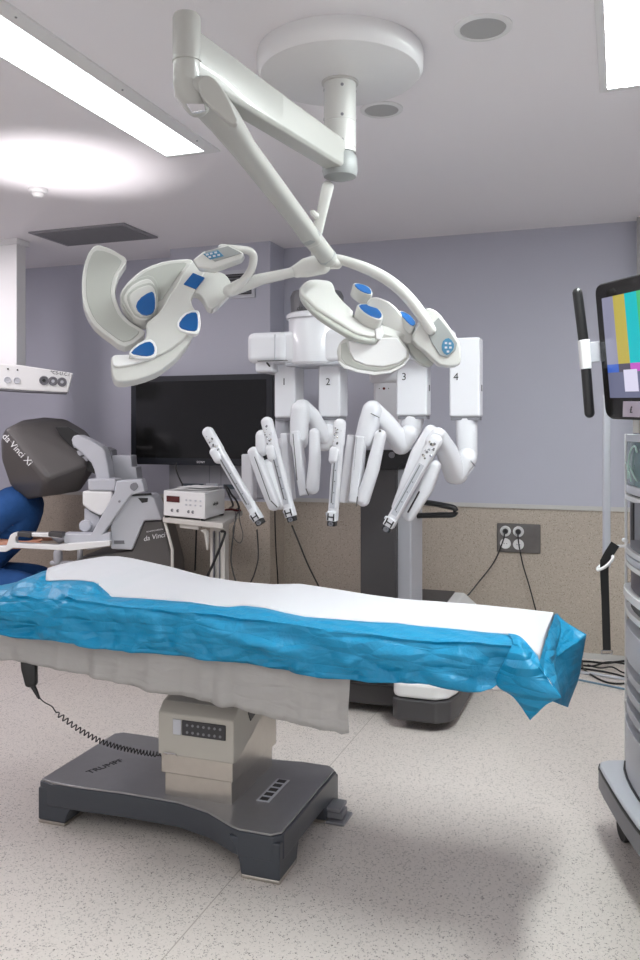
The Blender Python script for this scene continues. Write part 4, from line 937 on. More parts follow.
BS_ = obj('cart_base', prism(NB(), [Vector((-2.74, 4.66, .09)), Vector((-2.20, 4.55, .09)), Vector((-2.15, 4.98, .09)), Vector((-2.68, 5.08, .09))], (0, 0, .05)), 'beige', CTK, bevel=.015)
for (x, y) in ((-2.66, 4.72), (-2.24, 4.63), (-2.22, 4.93), (-2.62, 5.0)):
    obj('castor', sweep(NB(), [Vector((x-.015, y, .035)), Vector((x+.015, y, .035))], .035, caps=False, n=16), 'rubber', BS_, bevel=.003)
obj('lower_shelf', prism(NB(), [Vector((-2.70, 4.70, .42)), Vector((-2.28, 4.61, .42)), Vector((-2.26, 4.9, .42)), Vector((-2.66, 5.0, .42))], (0, 0, .02)), 'beige', CTK, bevel=.004)
# generator
GN = thing('electrosurgical_generator', 'white generator box with a dark red display on the equipment cart', 'medical device', c0+ex*.2)
g0 = A(163.5, 515.5, Z=Zc+.012); g1 = A(205, 519.5, Z=Zc+.012); g2 = A(234, 510.5, Z=Zc+.012)
if (g2-g1).length > .38: g2 = g1+(g2-g1).normalized()*.38
g3 = g0+(g2-g1); hh = (519.5-493)/F_PX*(g1-Vector((0, 0, EYE))).dot(FWD)
obj('case', prism(NB(), [g0, g1, g2, g3], (0, 0, hh)), 'white', GN, bevel=.006)
for q in (g0, g1, g2, g3):
    qq = q.lerp((g0+g1+g2+g3)/4, .12); obj('foot', box(NB(), (qq.x-.012, qq.y-.012, Zc), (qq.x+.012, qq.y+.012, Zc+.014)), 'black', GN)
gx = (g1-g0).normalized(); gn = -(g2-g1).normalized(); gL = (g1-g0).length
def on_front(u, v, off=.002): return g0+gx*gL*u+UP*hh*v+gn*off
obj('display', obox(NB(), on_front(.24, .68), gx, gn, UP, gL*.32, .006, hh*.24), 'redled', GN, bevel=.002)
for u in (.22, .36, .62, .72): obj('jack', lathe(NB(), on_front(u, .24, 0), gn, [(.010, -.002), (.010, .004), (.006, .004), (.005, .001), (.001, .001)], 12), 'midgrey', GN)
for u in (.56, .66, .78, .90):
    for v in (.5, .68): obj('button', obox(NB(), on_front(u, v), gx, gn, UP, .016, .004, .010), 'lightgrey', GN, bevel=.001)
text('lettering', 'valleylab', (g1+g2)/2+UP*hh*.5+gx*.004, (g2-g1), UP, .03, 'inkgrey', GN)
tp = (g0+g1+g2+g3)/4+UP*hh
def paper(name, label, c, rot, w_, d_, lift):
    ax = Vector((math.cos(rot), math.sin(rot), 0)); ay = Vector((-ax.y, ax.x, 0)); rows = []
    for i in range(9):
        rows.append([c+ax*w_*(i/8-.5)+ay*d_*(j/8-.5)+UP*(lift+.006*abs(noise.noise(Vector((i*.5+rot, j*.5, lift*50))))+.004) for j in range(9)])
    tag(obj(name, loft(NB(), rows, closed=False), 'paper', solid=.002, smooth=60), label, 'paper', 'papers on the generator')
paper('paper_sheet', 'lower sheet of paper lying on the white generator box', tp+gx*.01+ey*.02, .15, .24, .22, .001)
paper('paper_sheet', 'upper sheet of paper with curled edge on the generator box', tp+gx*.04+ey*.05, -.1, .22, .20, .012)
# cables round the cart
def cb(name, label, pts, r=.004, m='black'): return tag(obj(name, cable(pts, r), m), label, 'cable')
cb('cable', 'black cable running from behind the monitor down to the generator', [Vector((-3.02, 5.44, 1.34)), A(176, 468, Y=5.38), A(184, 488, Y=5.32), A(190, 503, Y=5.25), A(196, 515, Y=5.2), A(196, 540, Y=5.2), A(195, 570, Y=5.2)], .006)
cb('cable', 'thick black cable slanting across the cart column', [c1-ex*.03+ey*.06-UP*.056, A(225, 533, Y=4.52), A(221, 545, Y=4.50), A(214, 562, Y=4.50), A(206, 580, Y=4.50), A(200, 600, Y=4.5), A(194, 640, Y=4.48)], .008)
cb('cable', 'thin cable looping beside the right of the cart', [c2_-ey*.03-ex*.03+UP*.006, A(240, 522, Y=4.75), A(243, 535, Y=4.7), A(240, 543, Y=4.7), A(234, 538, Y=4.7), A(233, 528, Y=4.7), A(236, 520, Y=4.78), c2_-ey*.12-ex*.05+UP*.006], .003, 'inkgrey')
cb('cable', 'long dark cable hanging from the cart to the floor', [c2_-ey*.06-ex*.02+UP*.006, A(236, 516, Y=4.8), A(234, 530, Y=4.8), A(231, 556, Y=4.8), A(233, 572, Y=4.85), A(238, 590, Y=4.9), A(240, 620, Y=4.95), A(243, 660, Y=5.0)], .005, 'inkgrey')
cb('cable', 'black cable drooping under the leftmost instrument arm', [A(257, 530, Y=3.86), A(258, 545, Y=4.0), A(258, 560, Y=4.3), A(254, 575, Y=4.5), A(249, 590, Y=4.6), A(243, 640, Y=4.7)], .004)
cb('cable', 'thin black cable hanging straight between the second arm and the wall', [A(275, 500, Y=5.0)+Vector((0, 0, .05)), A(275, 520, Y=5.1), A(276, 550, Y=5.2), A(278, 585, Y=5.3), A(279, 640, Y=5.4)], .0045)
cb('cable', 'black cable slanting down from the second arm to the right', [A(292, 526, Y=3.84), A(299, 543, Y=4.1), A(308, 565, Y=4.3), A(318, 585, Y=4.5), A(326, 600, Y=4.6), A(335, 640, Y=4.7)], .0045)
cb('coupling_cable', 'dark bundle of leads heaped on the cart behind the generator', [c2_-ex*.06+UP*.010, A(239, 508, Y=5.0), A(236, 500, Y=5.05), A(231, 494, Y=5.1), A(228, 488, Y=5.15), A(225, 486, Y=5.2), A(229, 495, Y=5.15), A(233, 505, Y=5.05), c2_-ex*.13+UP*.012], .007)
cb('red_lead', 'dark red lead lying on the back corner of the cart', [c2_-ex*.02-ey*.04+UP*.006, c2_-ex*.06-ey*.07+UP*.008, c2_-ex*.10-ey*.04+UP*.008, c2_-ex*.15-ey*.09+UP*.006], .008, 'redcable')
t = tag(obj('glove', sweep(NB(), [c0+ex*.37-UP*.06+ey*.02, A(206, 532, Y=4.56), A(207, 540, Y=4.56), A(207.5, 549, Y=4.56)], [.010, .016, .012, .006], depth=.006, side=RIGHT, n=10, k=3), 'beige'), 'pale rag hanging under the cart top', 'rag')

# ================================================================== SURGEON CONSOLE
SCN = thing('surgeon_console', 'grey surgeon console with a tilted dark viewer hood at the left', 'surgeon console', (-3.6, 5.1, 0))
KZ = 1.19; SLAB0 = slab
dz = lambda x, y, z: D(x, y, z*KZ)
def slab(name, px, c, nrm, thick, m, parent, lift=0.0, bevel=.006, k=1, seg=3, shrink=1.0): return SLAB0(name, px, c, nrm, thick*KZ, m, parent, lift=lift, bevel=bevel, k=k, seg=seg)
hood = NB()
front = [(3, 431, 4.72), (10, 426, 4.74), (50, 478, 4.66), (45, 483, 4.66), (88, 464, 4.80), (66, 419, 5.0), (45, 417, 4.98), (22, 420, 4.86), (85, 430, 5.1), (93, 440, 5.12), (94, 470, 5.05), (80, 491, 4.95), (60, 495, 4.85), (40, 497, 4.80), (24, 500, 4.92), (10, 484, 4.9), (2, 460, 4.86), (1, 440, 4.86)]
front += [(24, 498, 5.28), (8, 470, 5.28), (6, 440, 5.28), (30, 424, 5.3), (60, 424, 5.34), (90, 440, 5.34), (92, 470, 5.30), (70, 492, 5.28)]
for q in front: hood.verts.new(dz(*q))
bmesh.ops.convex_hull(hood, input=hood.verts)
bmesh.ops.delete(hood, geom=[v for v in hood.verts if not v.link_faces], context='VERTS')
bmesh.ops.dissolve_limit(hood, angle_limit=math.radians(7), verts=hood.verts, edges=hood.edges)
HD = obj('viewer_hood', hood, 'consolegrey', SCN, bevel=.03, seg=4, ang=12)
xd = (dz(40, 466, 4.66)-dz(10, 427, 4.72)).normalized()
n_h = None
pa, pb_, pc_ = dz(10, 426, 4.74), dz(50, 478, 4.66), dz(88, 464, 4.80)
fn = (pb_-pa).cross(pc_-pa).normalized(); fn = fn if fn.dot(FWD) < 0 else -fn
text('lettering', 'da Vinci Xi', plane_hit(19, 450.5, pa, fn)+fn*.012-FWD*.035, dz(28, 461, 4.66)-dz(6, 437, 4.66), dz(30, 440, 4.66)-dz(16, 452, 4.66), .060, 'inkwhite', HD, thick=.002)
slab('hood_recess', [(55, 427), (68, 427), (82, 436), (92, 448), (95, 474), (86, 470), (76, 452), (60, 436)], dz(84, 450, 4.84), -FWD, .03, 'black', HD, bevel=.004)
for (x, y) in ((75, 445), (79.5, 453), (84, 459)): slab('hood_hinge', [(x-3, y-2), (x+2, y-3), (x+4, y+2), (x-1, y+3)], dz(x, y, 4.82), -FWD, .02, 'lightgrey', HD, bevel=.003)
slab('hood_arm', [(71, 440), (73, 436), (78, 434.5), (90, 440), (102, 447), (105, 452), (108, 465), (110, 480), (96, 480), (94, 470), (91, 463), (82, 454), (73, 446)], dz(90, 455, 4.78), -FWD, .12, 'lightgrey', SCN, bevel=.012)
slab('rear_column', [(112, 455.5), (131, 455.5), (132, 467), (136, 467), (138, 482), (112, 482)], dz(120, 465, 4.95), -FWD, .15, 'lightgrey', SCN, bevel=.008)
slab('column_spacer', [(105, 447), (112, 450), (114, 470), (113, 482), (106, 482)], dz(108, 465, 5.0), -FWD, .12, 'midgrey', SCN, bevel=.008)
slab('upper_block', [(87.5, 479), (115, 479), (116, 482), (115, 491), (89, 491), (87.5, 488)], dz(100, 485, 4.70), -FWD, .16, 'lightgrey', SCN, bevel=.012)
slab('lower_block', [(82, 491), (112.5, 491.5), (112, 502), (105, 513), (100, 516), (90, 511), (82, 505)], dz(97, 500, 4.70), -FWD, .16, 'white', SCN, bevel=.014)
slab('wrist_link', [(84, 508), (100, 517), (99, 522), (92, 532), (88, 534), (84, 528)], dz(92, 520, 4.74), -FWD, .06, 'lightgrey', SCN, bevel=.008)
obj('wrist_knob', lathe(NB(), dz(85, 526, 4.72), -FWD, [(.001, -.05), (.041, -.05), (.041, 0), (.034, .008), (.001, .01)], 24), 'lightgrey', SCN)
ARMR = slab('armrest_bracket', [(116, 481), (142, 479), (145, 492), (131, 495), (127, 500), (103, 534), (110, 532), (110.5, 545.6), (100, 548), (88, 550), (64, 544), (62.5, 533.5), (91, 534), (95, 527), (114, 493)], dz(100, 520, 4.62), -FWD, .10, 'lightgrey', SCN, bevel=.010)
slab('cable_port', [(131, 484), (136, 482.5), (138, 487), (134, 491), (130, 488)], dz(134, 487, 4.62), -FWD, .006, 'midgrey', ARMR, lift=.004, bevel=.001, k=2)
obj('port_screw', lathe(NB(), dz(119.5, 501.5, 4.61), -FWD, [(.008, 0), (.008, .006), (.001, .007)], 10), 'midgrey', ARMR)
BAR = slab('armrest_bar', [(-14, 552), (6, 552), (12, 548), (70, 551), (110, 546), (110, 541), (64, 544), (58, 545), (16, 543), (15, 540), (16, 536), (62, 538), (62, 533.5), (14, 532.5), (10, 535), (6, 546), (-14, 546.5)], dz(50, 540, 4.58), -FWD, .05, 'white', SCN, bevel=.006)
for (a, b) in ((17, 31), (48, 62)): slab('armrest_pad', [(a, 532), (b, 533), (b, 538), (a, 536.5)], dz(40, 535, 4.57), -FWD, .07, 'darkgrey', BAR, bevel=.006)
slab('base_cover', [(129, 496), (150, 495), (154, 498), (162, 520), (144, 521), (132, 550), (110.6, 549), (110.5, 525), (125, 499)], dz(136, 520, 4.66), -FWD, .20, 'lightgrey', SCN, bevel=.010)
slab('cover_slot', [(114, 540.5), (124, 540.5), (124.5, 544), (114, 544)], dz(120, 542, 4.66), -FWD, .006, 'ventgrey', SCN, lift=.003, bevel=.001)
slab('cover_latch', [(138, 498), (148, 498), (147.5, 502), (142, 503)], dz(142, 500, 4.66), -FWD, .006, 'black', SCN, lift=.003, bevel=.001)
slab('cover_seam', [(130, 494.5), (150, 493.3), (151, 495), (131, 496.2)], dz(142, 495, 4.655), -FWD, .03, 'ink', SCN, lift=.003, bevel=.001)
# dark pedestal down to the floor
zc_ = 4.68
ped = [(132, 551), (144, 521.5), (162, 520.5), (166, 534), (174, 566), (176, 590), (178, 700), (60, 700), (66, 565), (88, 556)]
PD = slab('pedestal', ped, dz(140, 560, zc_), -FWD, .34, 'consolegrey', SCN, bevel=.012)
bm = NB(); q0 = dz(60, 700, zc_); 
fl = [dz(44, 560, zc_), dz(182, 560, zc_), dz(182, 560, zc_+.5), dz(44, 560, zc_+.5)]
prism(bm, [Vector((p.x, p.y, .0)) for p in fl], (0, 0, .11)); obj('base_plinth', bm, 'consolegrey', SCN, bevel=.02, seg=3)
text('lettering', 'da Vinci', dz(154, 537, zc_-.006), dz(163, 535.5, zc_)-dz(146, 539, zc_), UP, .046, 'inkwhite', SCN, shear=.3, thick=.001)
text('lettering', 'INTUITIVE SURGICAL', dz(155, 530.5, zc_-.006), dz(163, 529, zc_)-dz(146, 532, zc_), UP, .012, 'inkwhite', SCN)
# hand controllers below the hood
bm = NB(); sweep(bm, [dz(58, 553, 4.75), dz(58, 560, 4.75)], .03, n=12); sweep(bm, [dz(52, 563, 4.75), dz(72, 563, 4.75)], .016, n=8); sweep(bm, [dz(80, 548, 4.7), dz(80, 566, 4.75)], .02, n=10)
obj('hand_controller_mount', bm, 'lightgrey', SCN)
obj('hand_controller', sweep(NB(), [dz(54, 537, 4.72), dz(60, 541, 4.72), dz(66, 539, 4.72)], [.018, .022, .014], n=12), 'midgrey', SCN)
obj('pedal_tray', prism(NB(), [W(-2.0, 5.65, .0), W(-1.5, 5.65, 0), W(-1.5, 6.05, 0), W(-2.0, 6.05, 0)], (0, 0, .07)), 'black', SCN, bevel=.02)

# ================================================================== PERSON
def skin_mesh(name, verts, edges, radii, m, parent, root=0, sub=2):
    me = bpy.data.meshes.new(name); me.from_pydata([Vector(v)-(origin(parent) if parent else Vector()) for v in verts], edges, []); me.update()
    me.materials.append(M[m]); o = bpy.data.objects.new(name, me); COL.objects.link(o); o.parent = parent
    s = o.modifiers.new('skin', 'SKIN'); s.use_smooth_shade = True
    lay = me.skin_vertices[0].data if me.skin_vertices else None
    if lay is None:
        bmx = bmesh.new(); bmx.from_mesh(me); bmx.verts.layers.skin.verify(); bmx.to_mesh(me); bmx.free(); lay = me.skin_vertices[0].data
    for i, r in enumerate(radii): lay[i].radius = (r, r) if not isinstance(r, tuple) else r; lay[i].use_root = (i == root)
    s2 = o.modifiers.new('sub', 'SUBSURF'); s2.levels = sub; s2.render_levels = sub
    return o
slab = SLAB0
ZP = 5.02*KZ
def Q(px, py, dy=0): 
    p = D(px, py, ZP); return p+FWD*dy
hip = Q(-34, 578); chest = Q(8, 522); nck = Q(27, 496); head0 = Q(30, 482)
PS = thing('person', 'person in blue scrubs seated and leaning into the console viewer hood', 'person', Vector((hip.x, hip.y, 0)))
def flr(v): return Vector((v.x, v.y, .05))
V = [hip, Q(-24, 555), chest, Q(12, 507), nck, head0, Q(36, 470)]
Rr = [.14, .14, .15, .14, .065, .09, .10]
E = [(i, i+1) for i in range(6)]
def add(chain, rad, frm):
    last = frm
    for p, r in zip(chain, rad): V.append(p); Rr.append(r); E.append((last, len(V)-1)); last = len(V)-1
    return last
for sgn in (-1, 1):        # -1 = near the camera
    dy = .16*sgn
    sh_ = add([Q(10, 508, dy), Q(-2, 522, dy*1.25), Q(-12, 538, dy*1.3), Q(10, 540, dy*1.3), Q(34, 541, dy*1.25), Q(44, 541, dy*1.2)], [.065, .052, .045, .040, .028, .030], 3)
    for k, (ox, oy, od) in enumerate(((9, -1.5, -.03), (11, .5, -.01), (10, 2, .012), (8, 3, .03))):
        add([Q(44+ox*.45, 540+oy*.5, dy*1.2+od), Q(44+ox*.8, 540.5+oy*.8, dy*1.2+od), Q(44+ox*1.1, 542+oy, dy*1.2+od)], [.0095, .009, .008], sh_)
    add([Q(46, 538, dy*1.2-.03*sgn), Q(50, 536.5, dy*1.2-.04*sgn)], [.011, .009], sh_)
    kn = add([Q(-22, 582, dy*.6), Q(10, 582, dy*.9), Q(40, 580, dy)], [.09, .08, .06], 0)
    k2 = V[kn]
    add([Vector((k2.x-.02, k2.y, .35)), Vector((k2.x-.06, k2.y, .10)), Vector((k2.x+.02, k2.y, .055)), Vector((k2.x+.12, k2.y, .045))], [.055, .038, .036, .032], kn)
skin_mesh('body', V, E, Rr, 'skin', PS)
# scrub top, trousers, cap, clogs
V2 = [Q(-36, 585), Q(-22, 556), Q(9, 523), Q(21, 507), Q(33, 491)]; R2 = [.19, .19, .215, .20, .135]; E2 = [(0, 1), (1, 2), (2, 3), (3, 4)]
for sgn in (-1, 1):
    dy = .17*sgn; V2 += [Q(14, 508, dy), Q(2, 520, dy*1.25), Q(-7, 530, dy*1.3)]; R2 += [.115, .11, .105]; b = len(V2)-3; E2 += [(3, b), (b, b+1), (b+1, b+2)]
skin_mesh('scrub_top', V2, E2, R2, 'scrub', PS)
V3 = [Q(-34, 582)]; R3 = [.18]; E3 = []
for sgn in (-1, 1):
    dy = .16*sgn; b = len(V3); kx = Q(40, 579, dy)
    V3 += [Q(-20, 581, dy*.6), Q(10, 580, dy*.9), kx, Vector((kx.x-.02, kx.y, .35)), Vector((kx.x-.05, kx.y, .14))]; R3 += [.13, .12, .10, .09, .075]
    E3 += [(0, b), (b, b+1), (b+1, b+2), (b+2, b+3), (b+3, b+4)]
skin_mesh('trousers', V3, E3, R3, 'scrub', PS)
for sgn in (-1, 1):
    kx = Q(40, 579, .16*sgn)
    obj('clog', sweep(NB(), [Vector((kx.x-.10, kx.y, .05)), Vector((kx.x+.02, kx.y, .055)), Vector((kx.x+.15, kx.y, .042))], [.042, .05, .045], depth=[.045, .05, .038], side=Vector((0, 1, 0)), e=2.6), 'shoe', PS)
hc_ = Q(33, 476)
obj('surgical_cap', lathe(NB(), hc_+Vector((0, 0, .0)), (-.35, .05, .9), [(.108, -.02), (.112, .02), (.10, .07), (.06, .105), (.001, .115)], 24), 'scrub', PS)
for sgn in (-1, 1):
    e_ = hc_+Vector((.085, 0, -.04))+FWD*.035*sgn
    obj('eye', lathe(NB(), e_, (1, 0, -.3), [(.001, -.012), (.011, -.006), (.012, 0), (.008, .008), (.001, .011)], 12), 'inkwhite', PS)
    obj('ear', sweep(NB(), [hc_+FWD*.088*sgn+Vector((-.005, 0, -.01)), hc_+FWD*.09*sgn+Vector((-.005, 0, -.06))], [.018, .012], depth=.008, side=Vector((1, 0, 0))), 'skin', PS)
obj('nose', sweep(NB(), [hc_+Vector((.09, 0, -.03)), hc_+Vector((.115, 0, -.075))], [.010, .016]), 'skin', PS)
obj('mouth', sweep(NB(), [hc_+Vector((.086, 0, -.105))-FWD*.022, hc_+Vector((.09, 0, -.106)), hc_+Vector((.086, 0, -.105))+FWD*.022], [.004, .006, .004], n=8), mat('lips', (.4, .13, .12), .5), PS)
# stool
st = thing('stool', 'dark round stool under the person at the console', 'stool', Vector((hip.x, hip.y, 0)))
sz = hip.z-.24
obj('seat', lathe(NB(), Vector((hip.x, hip.y, sz-.07)), UP, [(.02, 0), (.17, 0), (.19, .02), (.19, .05), (.17, .068), (.02, .07)], 32), 'black', st)
obj('post', lathe(NB(), Vector((hip.x, hip.y, .08)), UP, [(.025, 0), (.025, sz-.15)], 16), 'chrome', st)
for k in range(5):
    a = k*2*PI/5; dr = Vector((math.cos(a), math.sin(a), 0)); lg = obj('leg', sweep(NB(), [Vector((hip.x, hip.y, .10)), Vector((hip.x, hip.y, .07))+dr*.25], [.022, .016], n=10), 'chrome', st)
    c = Vector((hip.x, hip.y, .03))+dr*.25; sdv = dr.cross(UP); obj('castor', sweep(NB(), [c-sdv*.012, c+sdv*.012], .03, caps=False, n=14), 'rubber', lg)

# ================================================================== CEILING PENDANT (left)
PN = thing('equipment_pendant', 'white ceiling pendant with a socket beam at the left edge', 'pendant', Vector((-4.0, 4.9, H)))
pz = A(10, 375, Y=4.86).z
pxl, pxr = -4.26, A(16.5, 300, Y=4.86).x
obj('column', box(NB(), (pxl, 4.86, pz), (pxr, 4.96, H-.03)), 'white', PN, bevel=.006)
obj('ceiling_flange', box(NB(), (pxl-.02, 4.84, H-.04), (pxr+.02, 4.98, H-.0005)), 'white', PN, bevel=.004)
bmP = [(-60, 359), (20, 365), (73, 373), (68, 392.5), (20, 390), (-60, 384)]
nB_ = -(A(72, 430, Y=4.74)-Vector((0, 0, EYE))).normalized(); cB_ = A(40, 380, Y=4.70)
BM = slab('socket_beam', bmP, cB_, nB_, .20, 'white', PN, bevel=.008)
slab('beam_underside', [(-60, 384), (20, 389.5), (67, 392), (66, 393.5), (20, 391.5), (-60, 386)], cB_, nB_, .18, 'ventgrey', BM, lift=-.006, bevel=.001)
PB = lambda x, y, off=0: plane_hit(x, y, cB_, nB_)+nB_*off
for i, (x, y) in enumerate(((44, 380.5), (53, 381.2), (62, 382))):
    g_ = obj('gas_outlet', lathe(NB(), PB(x, y), nB_, [(.031, -.002), (.031, .008), (.024, .010), (.019, .004), (.001, .004)], 24), 'ventgrey', BM)
    obj('outlet_core', lathe(NB(), PB(x, y, .005), nB_, [(.011, 0), (.011, .006), (.001, .006)], 14), 'ink' if i == 0 else 'lightgrey', g_)
for (x, y) in ((7.5, 380), (17, 380.5)): obj('socket', lathe(NB(), PB(x, y), nB_, [(.022, -.002), (.022, .006), (.018, .007), (.015, .003), (.001, .003)], 24), 'lightgrey', BM)
for (x, y) in ((8, 369), (17.5, 370)): obj('indicator', lathe(NB(), PB(x, y), nB_, [(.006, 0), (.006, .004), (.001, .004)], 10), 'ink', BM)
text('lettering', '*C5-U.C.I.', PB(60.5, 373.6, .001), PB(70, 374.9)-PB(54, 372.7), UP, .031, 'ink', BM, thick=.001)

# ================================================================== VISION TOWER (right)
TC = W(1.37, 2.78, 0)
VT = thing('vision_tower', 'tall white and black equipment tower at the right edge', 'equipment tower', TC)
# bowed front (it faces the table): distance to the right of the optical axis by distance along it
BOW = [(3.145, 1.150), (3.12, 1.136), (3.06, 1.112), (2.98, 1.092), (2.90, 1.079), (2.81, 1.069), (2.72, 1.063), (2.62, 1.062), (2.52, 1.068), (2.44, 1.082), (2.40, 1.10)]
def tower_ring(z, inset=0.0):
    P = [W(x+inset, zc-(inset if zc > 2.8 else -inset), z) for zc, x in BOW]
    return P+[W(1.60, 2.40+inset, z), W(1.62, 2.45, z), W(1.62, 3.13, z), W(1.60, 3.155-inset, z), W(1.17+inset, 3.155-inset, z)]
zz = lambda py: EYE-(py-430)/F_PX*3.10
def ring(name, y0, y1, inset, m, par=VT, bev=.003): return obj(name, loft(NB(), [tower_ring(zz(y1), inset), tower_ring(zz(y0), inset)]), m, par, bevel=bev)
LG = 'lightgrey'
ring('top_bay', 421, 434, .02, 'ventgrey')
ring('shelf', 434, 441, 0, LG)
GB = ring('glass_bay', 441, 483, .004, 'glass')
ring('shelf', 483, 491, 0, LG); ring('shelf_gap', 491, 493, .01, 'ink'); ring('shelf', 493, 498, 0, 'white')
MB_ = ring('monitor_bay', 498, 545, .012, 'ventgrey')
ring('shelf', 545, 550, 0, 'white'); ring('shelf_gap', 550, 551.3, .008, 'ink'); ring('shelf', 551.3, 557, 0, LG); ring('shelf_gap', 557, 558.3, .008, 'ink'); ring('shelf', 558.3, 563, 0, 'white')
ring('device_front', 563, 585, .014, mat('device_charcoal', (.10, .09, .11), .4))
ring('shelf', 585, 593, -.006, 'white'); ring('device_front', 593, 604, .014, 'darkgrey'); ring('shelf', 604, 610, 0, 'white')
ring('recess', 610, 621, .03, 'darkgrey'); ring('body_panel', 621, 653, 0, LG)
for k in range(3):
    y0 = 653+k*17.5; ring('louvre_gap', y0, y0+9.5, .03, 'darkgrey'); ring('louvre', y0+9.5, y0+17.5, .002, LG)
ring('recess', 705.5, 716, .03, 'ventgrey')
obj('lower_body', loft(NB(), [tower_ring(.262), tower_ring(zz(716))]), LG, VT, bevel=.003)
obj('frame_post', prism(NB(), [W(1.136, 3.135, .262), W(1.146, 3.135, .262), W(1.156, 3.165, .262), W(1.146, 3.165, .262)], (0, 0, zz(434)-.262)), 'white', VT, bevel=.002)
def bow_hit(px, py, off=.004):
    r = (px-320)/F_PX; zc = 3.14
    while zc > 2.45:
        if interp([(a, b) for a, b in reversed(BOW)], zc)/zc >= r: break
        zc -= .003
    return D(px, py, zc)-RIGHT*off
tb = NB()
for pts in (((629, 478), (629.5, 462), (632, 450), (636, 446), (638, 452)), ((627, 462), (630, 471), (632, 481)), ((631, 466), (634, 474), (638, 481))):
    sweep(tb, [bow_hit(*p) for p in pts], .003, n=6, k=3)
obj('tubing', tb, mat('pale_green_tubing', (.45, .6, .55), .3), GB)
bm = NB(); prism(bm, [bow_hit(631, 503), bow_hit(646, 503), bow_hit(646, 541), bow_hit(631, 539)], RIGHT*.012); obj('inset_panel', bm, 'midgrey', MB_)
bm = NB(); prism(bm, [bow_hit(633, 503, .007), bow_hit(635, 503, .007), bow_hit(635, 540, .007), bow_hit(633, 540, .007)], RIGHT*.012); obj('inset_slot', bm, 'ink', MB_)
bm = NB(); prism(bm, [bow_hit(634, 417), bow_hit(640, 417), bow_hit(640, 433), bow_hit(634, 433)], RIGHT*.02); obj('device_face', bm, 'beige', VT)
# base
BASE = [(1.155, 3.165), (1.075, 3.16), (1.045, 3.145), (1.030, 3.11), (1.020, 3.03), (1.008, 2.90), (.998, 2.78), (.992, 2.64), (.996, 2.50), (1.015, 2.38), (1.06, 2.28), (1.14, 2.24), (1.60, 2.24), (1.70, 2.30), (1.72, 2.50), (1.72, 3.10), (1.68, 3.165)]
def base_ring(inset, z):
    g = Vector((1.37, 2.70)); out = []
    for x, zc in BASE:
        v = Vector((x, zc))-g; v = v*(1-inset/v.length); out.append(W(g.x+v.x, g.y+v.y, z))
    return out
obj('base', loft(NB(), [base_ring(.03, .150), base_ring(.0, .175), base_ring(.0, .248)]), 'midgrey', VT, bevel=.004)
obj('base_trim', loft(NB(), [base_ring(-.002, .244), base_ring(-.002, .251)]), 'ink', VT)
BT = obj('base_cover', loft(NB(), [base_ring(.002, .251), base_ring(.008, .262)]), LG, VT, bevel=.004)
obj('base_groove', loft(NB(), [tower_ring(.2625, -.006), tower_ring(.268, -.006)]), 'ink', VT)
for (x, zc) in ((1.118, 3.07), (1.09, 2.40), (1.62, 2.40), (1.62, 3.05)):
    c = W(x, zc, .05); cs = obj('castor', sweep(NB(), [c-RIGHT*.02, c+RIGHT*.02], .05, caps=False, n=24), 'rubber', VT, bevel=.004)
    obj('castor_fork', box(NB(), (c.x-.025, c.y-.025, .05), (c.x+.025, c.y+.025, .152)), 'black', cs, bevel=.006)
# tall pole with bracket
def sup(rx, ry, z, n=56, e=2.6, c=TC):
    out = []
    for i in range(n):
        t_ = 2*PI*i/n; a, b = math.cos(t_), math.sin(t_)
        q = c+RIGHT*(rx*math.copysign(abs(a)**(2/e), a))+FWD*(ry*math.copysign(abs(b)**(2/e), b)); out.append(Vector((q.x, q.y, z)))
    return out
pl = D(606.5, 480, 3.22)
obj('pole', loft(NB(), [sup(.0135, .012, EYE-(567-430)/F_PX*3.22, 24, 4, Vector((pl.x, pl.y, 0))), sup(.0135, .012, EYE+(430-395)/F_PX*3.22, 24, 4, Vector((pl.x, pl.y, 0)))]), 'lightgrey', VT)
obj('pole_bracket', sweep(NB(), [D(611, 546.5, 3.2), D(632, 546, 3.1)], .006, n=8), 'white', VT)
obj('side_hook', sweep(NB(), [D(624, 540, 3.05), D(626, 541, 3.05)], .008, n=8), 'white', VT)
obj('side_catch', sweep(NB(), [D(626.5, 701, 3.1), D(628, 701, 3.1)], .008, n=8), 'white', VT)
# swing arm carrying the monitor

# monitor on the tower
vdir = (RIGHT*.214-FWD-UP*.034).normalized()          # picture-left edge to picture-right edge runs towards the viewer
MN = thing('tower_monitor', 'black tower monitor showing colour bars at the right edge', 'monitor', D(625, 415, 2.8))
mTL = D(594.5, 285, 2.95); mBL = D(606, 419, 2.90)
upv = (mTL-mBL); mh = upv.length; upn = upv.normalized()
mdir = vdir; mw = .56
nm = mdir.cross(upn).normalized(); nm = nm if nm.dot(RIGHT) < 0 else -nm     # screen faces the picture-left
def MP(u, v, off=0): return mBL+mdir*(u*mw)+upn*(v*mh)+nm*off
rc = lambda u0, v0, u1, v1, off, r=.03: [MP(u0+(r if i in (0, 3) else -r)*0+[0, r, 0, 0, 0, 0, 0, 0][0], v0, off) for i in range(0)]
def rrect(u0, v0, u1, v1, r, off):
    pts = []
    rw, rh = r/mw, r/mh
    for (cu, cv, a0) in ((u1-rw, v1-rh, 0), (u0+rw, v1-rh, 90), (u0+rw, v0+rh, 180), (u1-rw, v0+rh, 270)):
        for k in range(5): a = math.radians(a0+k*22.5); pts.append(MP(cu+rw*math.cos(a), cv+rh*math.sin(a), off))
    return pts
obj('housing', prism(NB(), rrect(0, 0, 1, 1, .035, 0), -nm*.055), 'black', MN, bevel=.008, seg=3)
obj('bezel', prism(NB(), rrect(.012, .012, .988, .988, .03, .004), -nm*.006), mat('bezel_gloss', (.015, .014, .013), .15), MN, bevel=.002)
su0, su1, sv0, sv1 = .085, .94, .155, .885
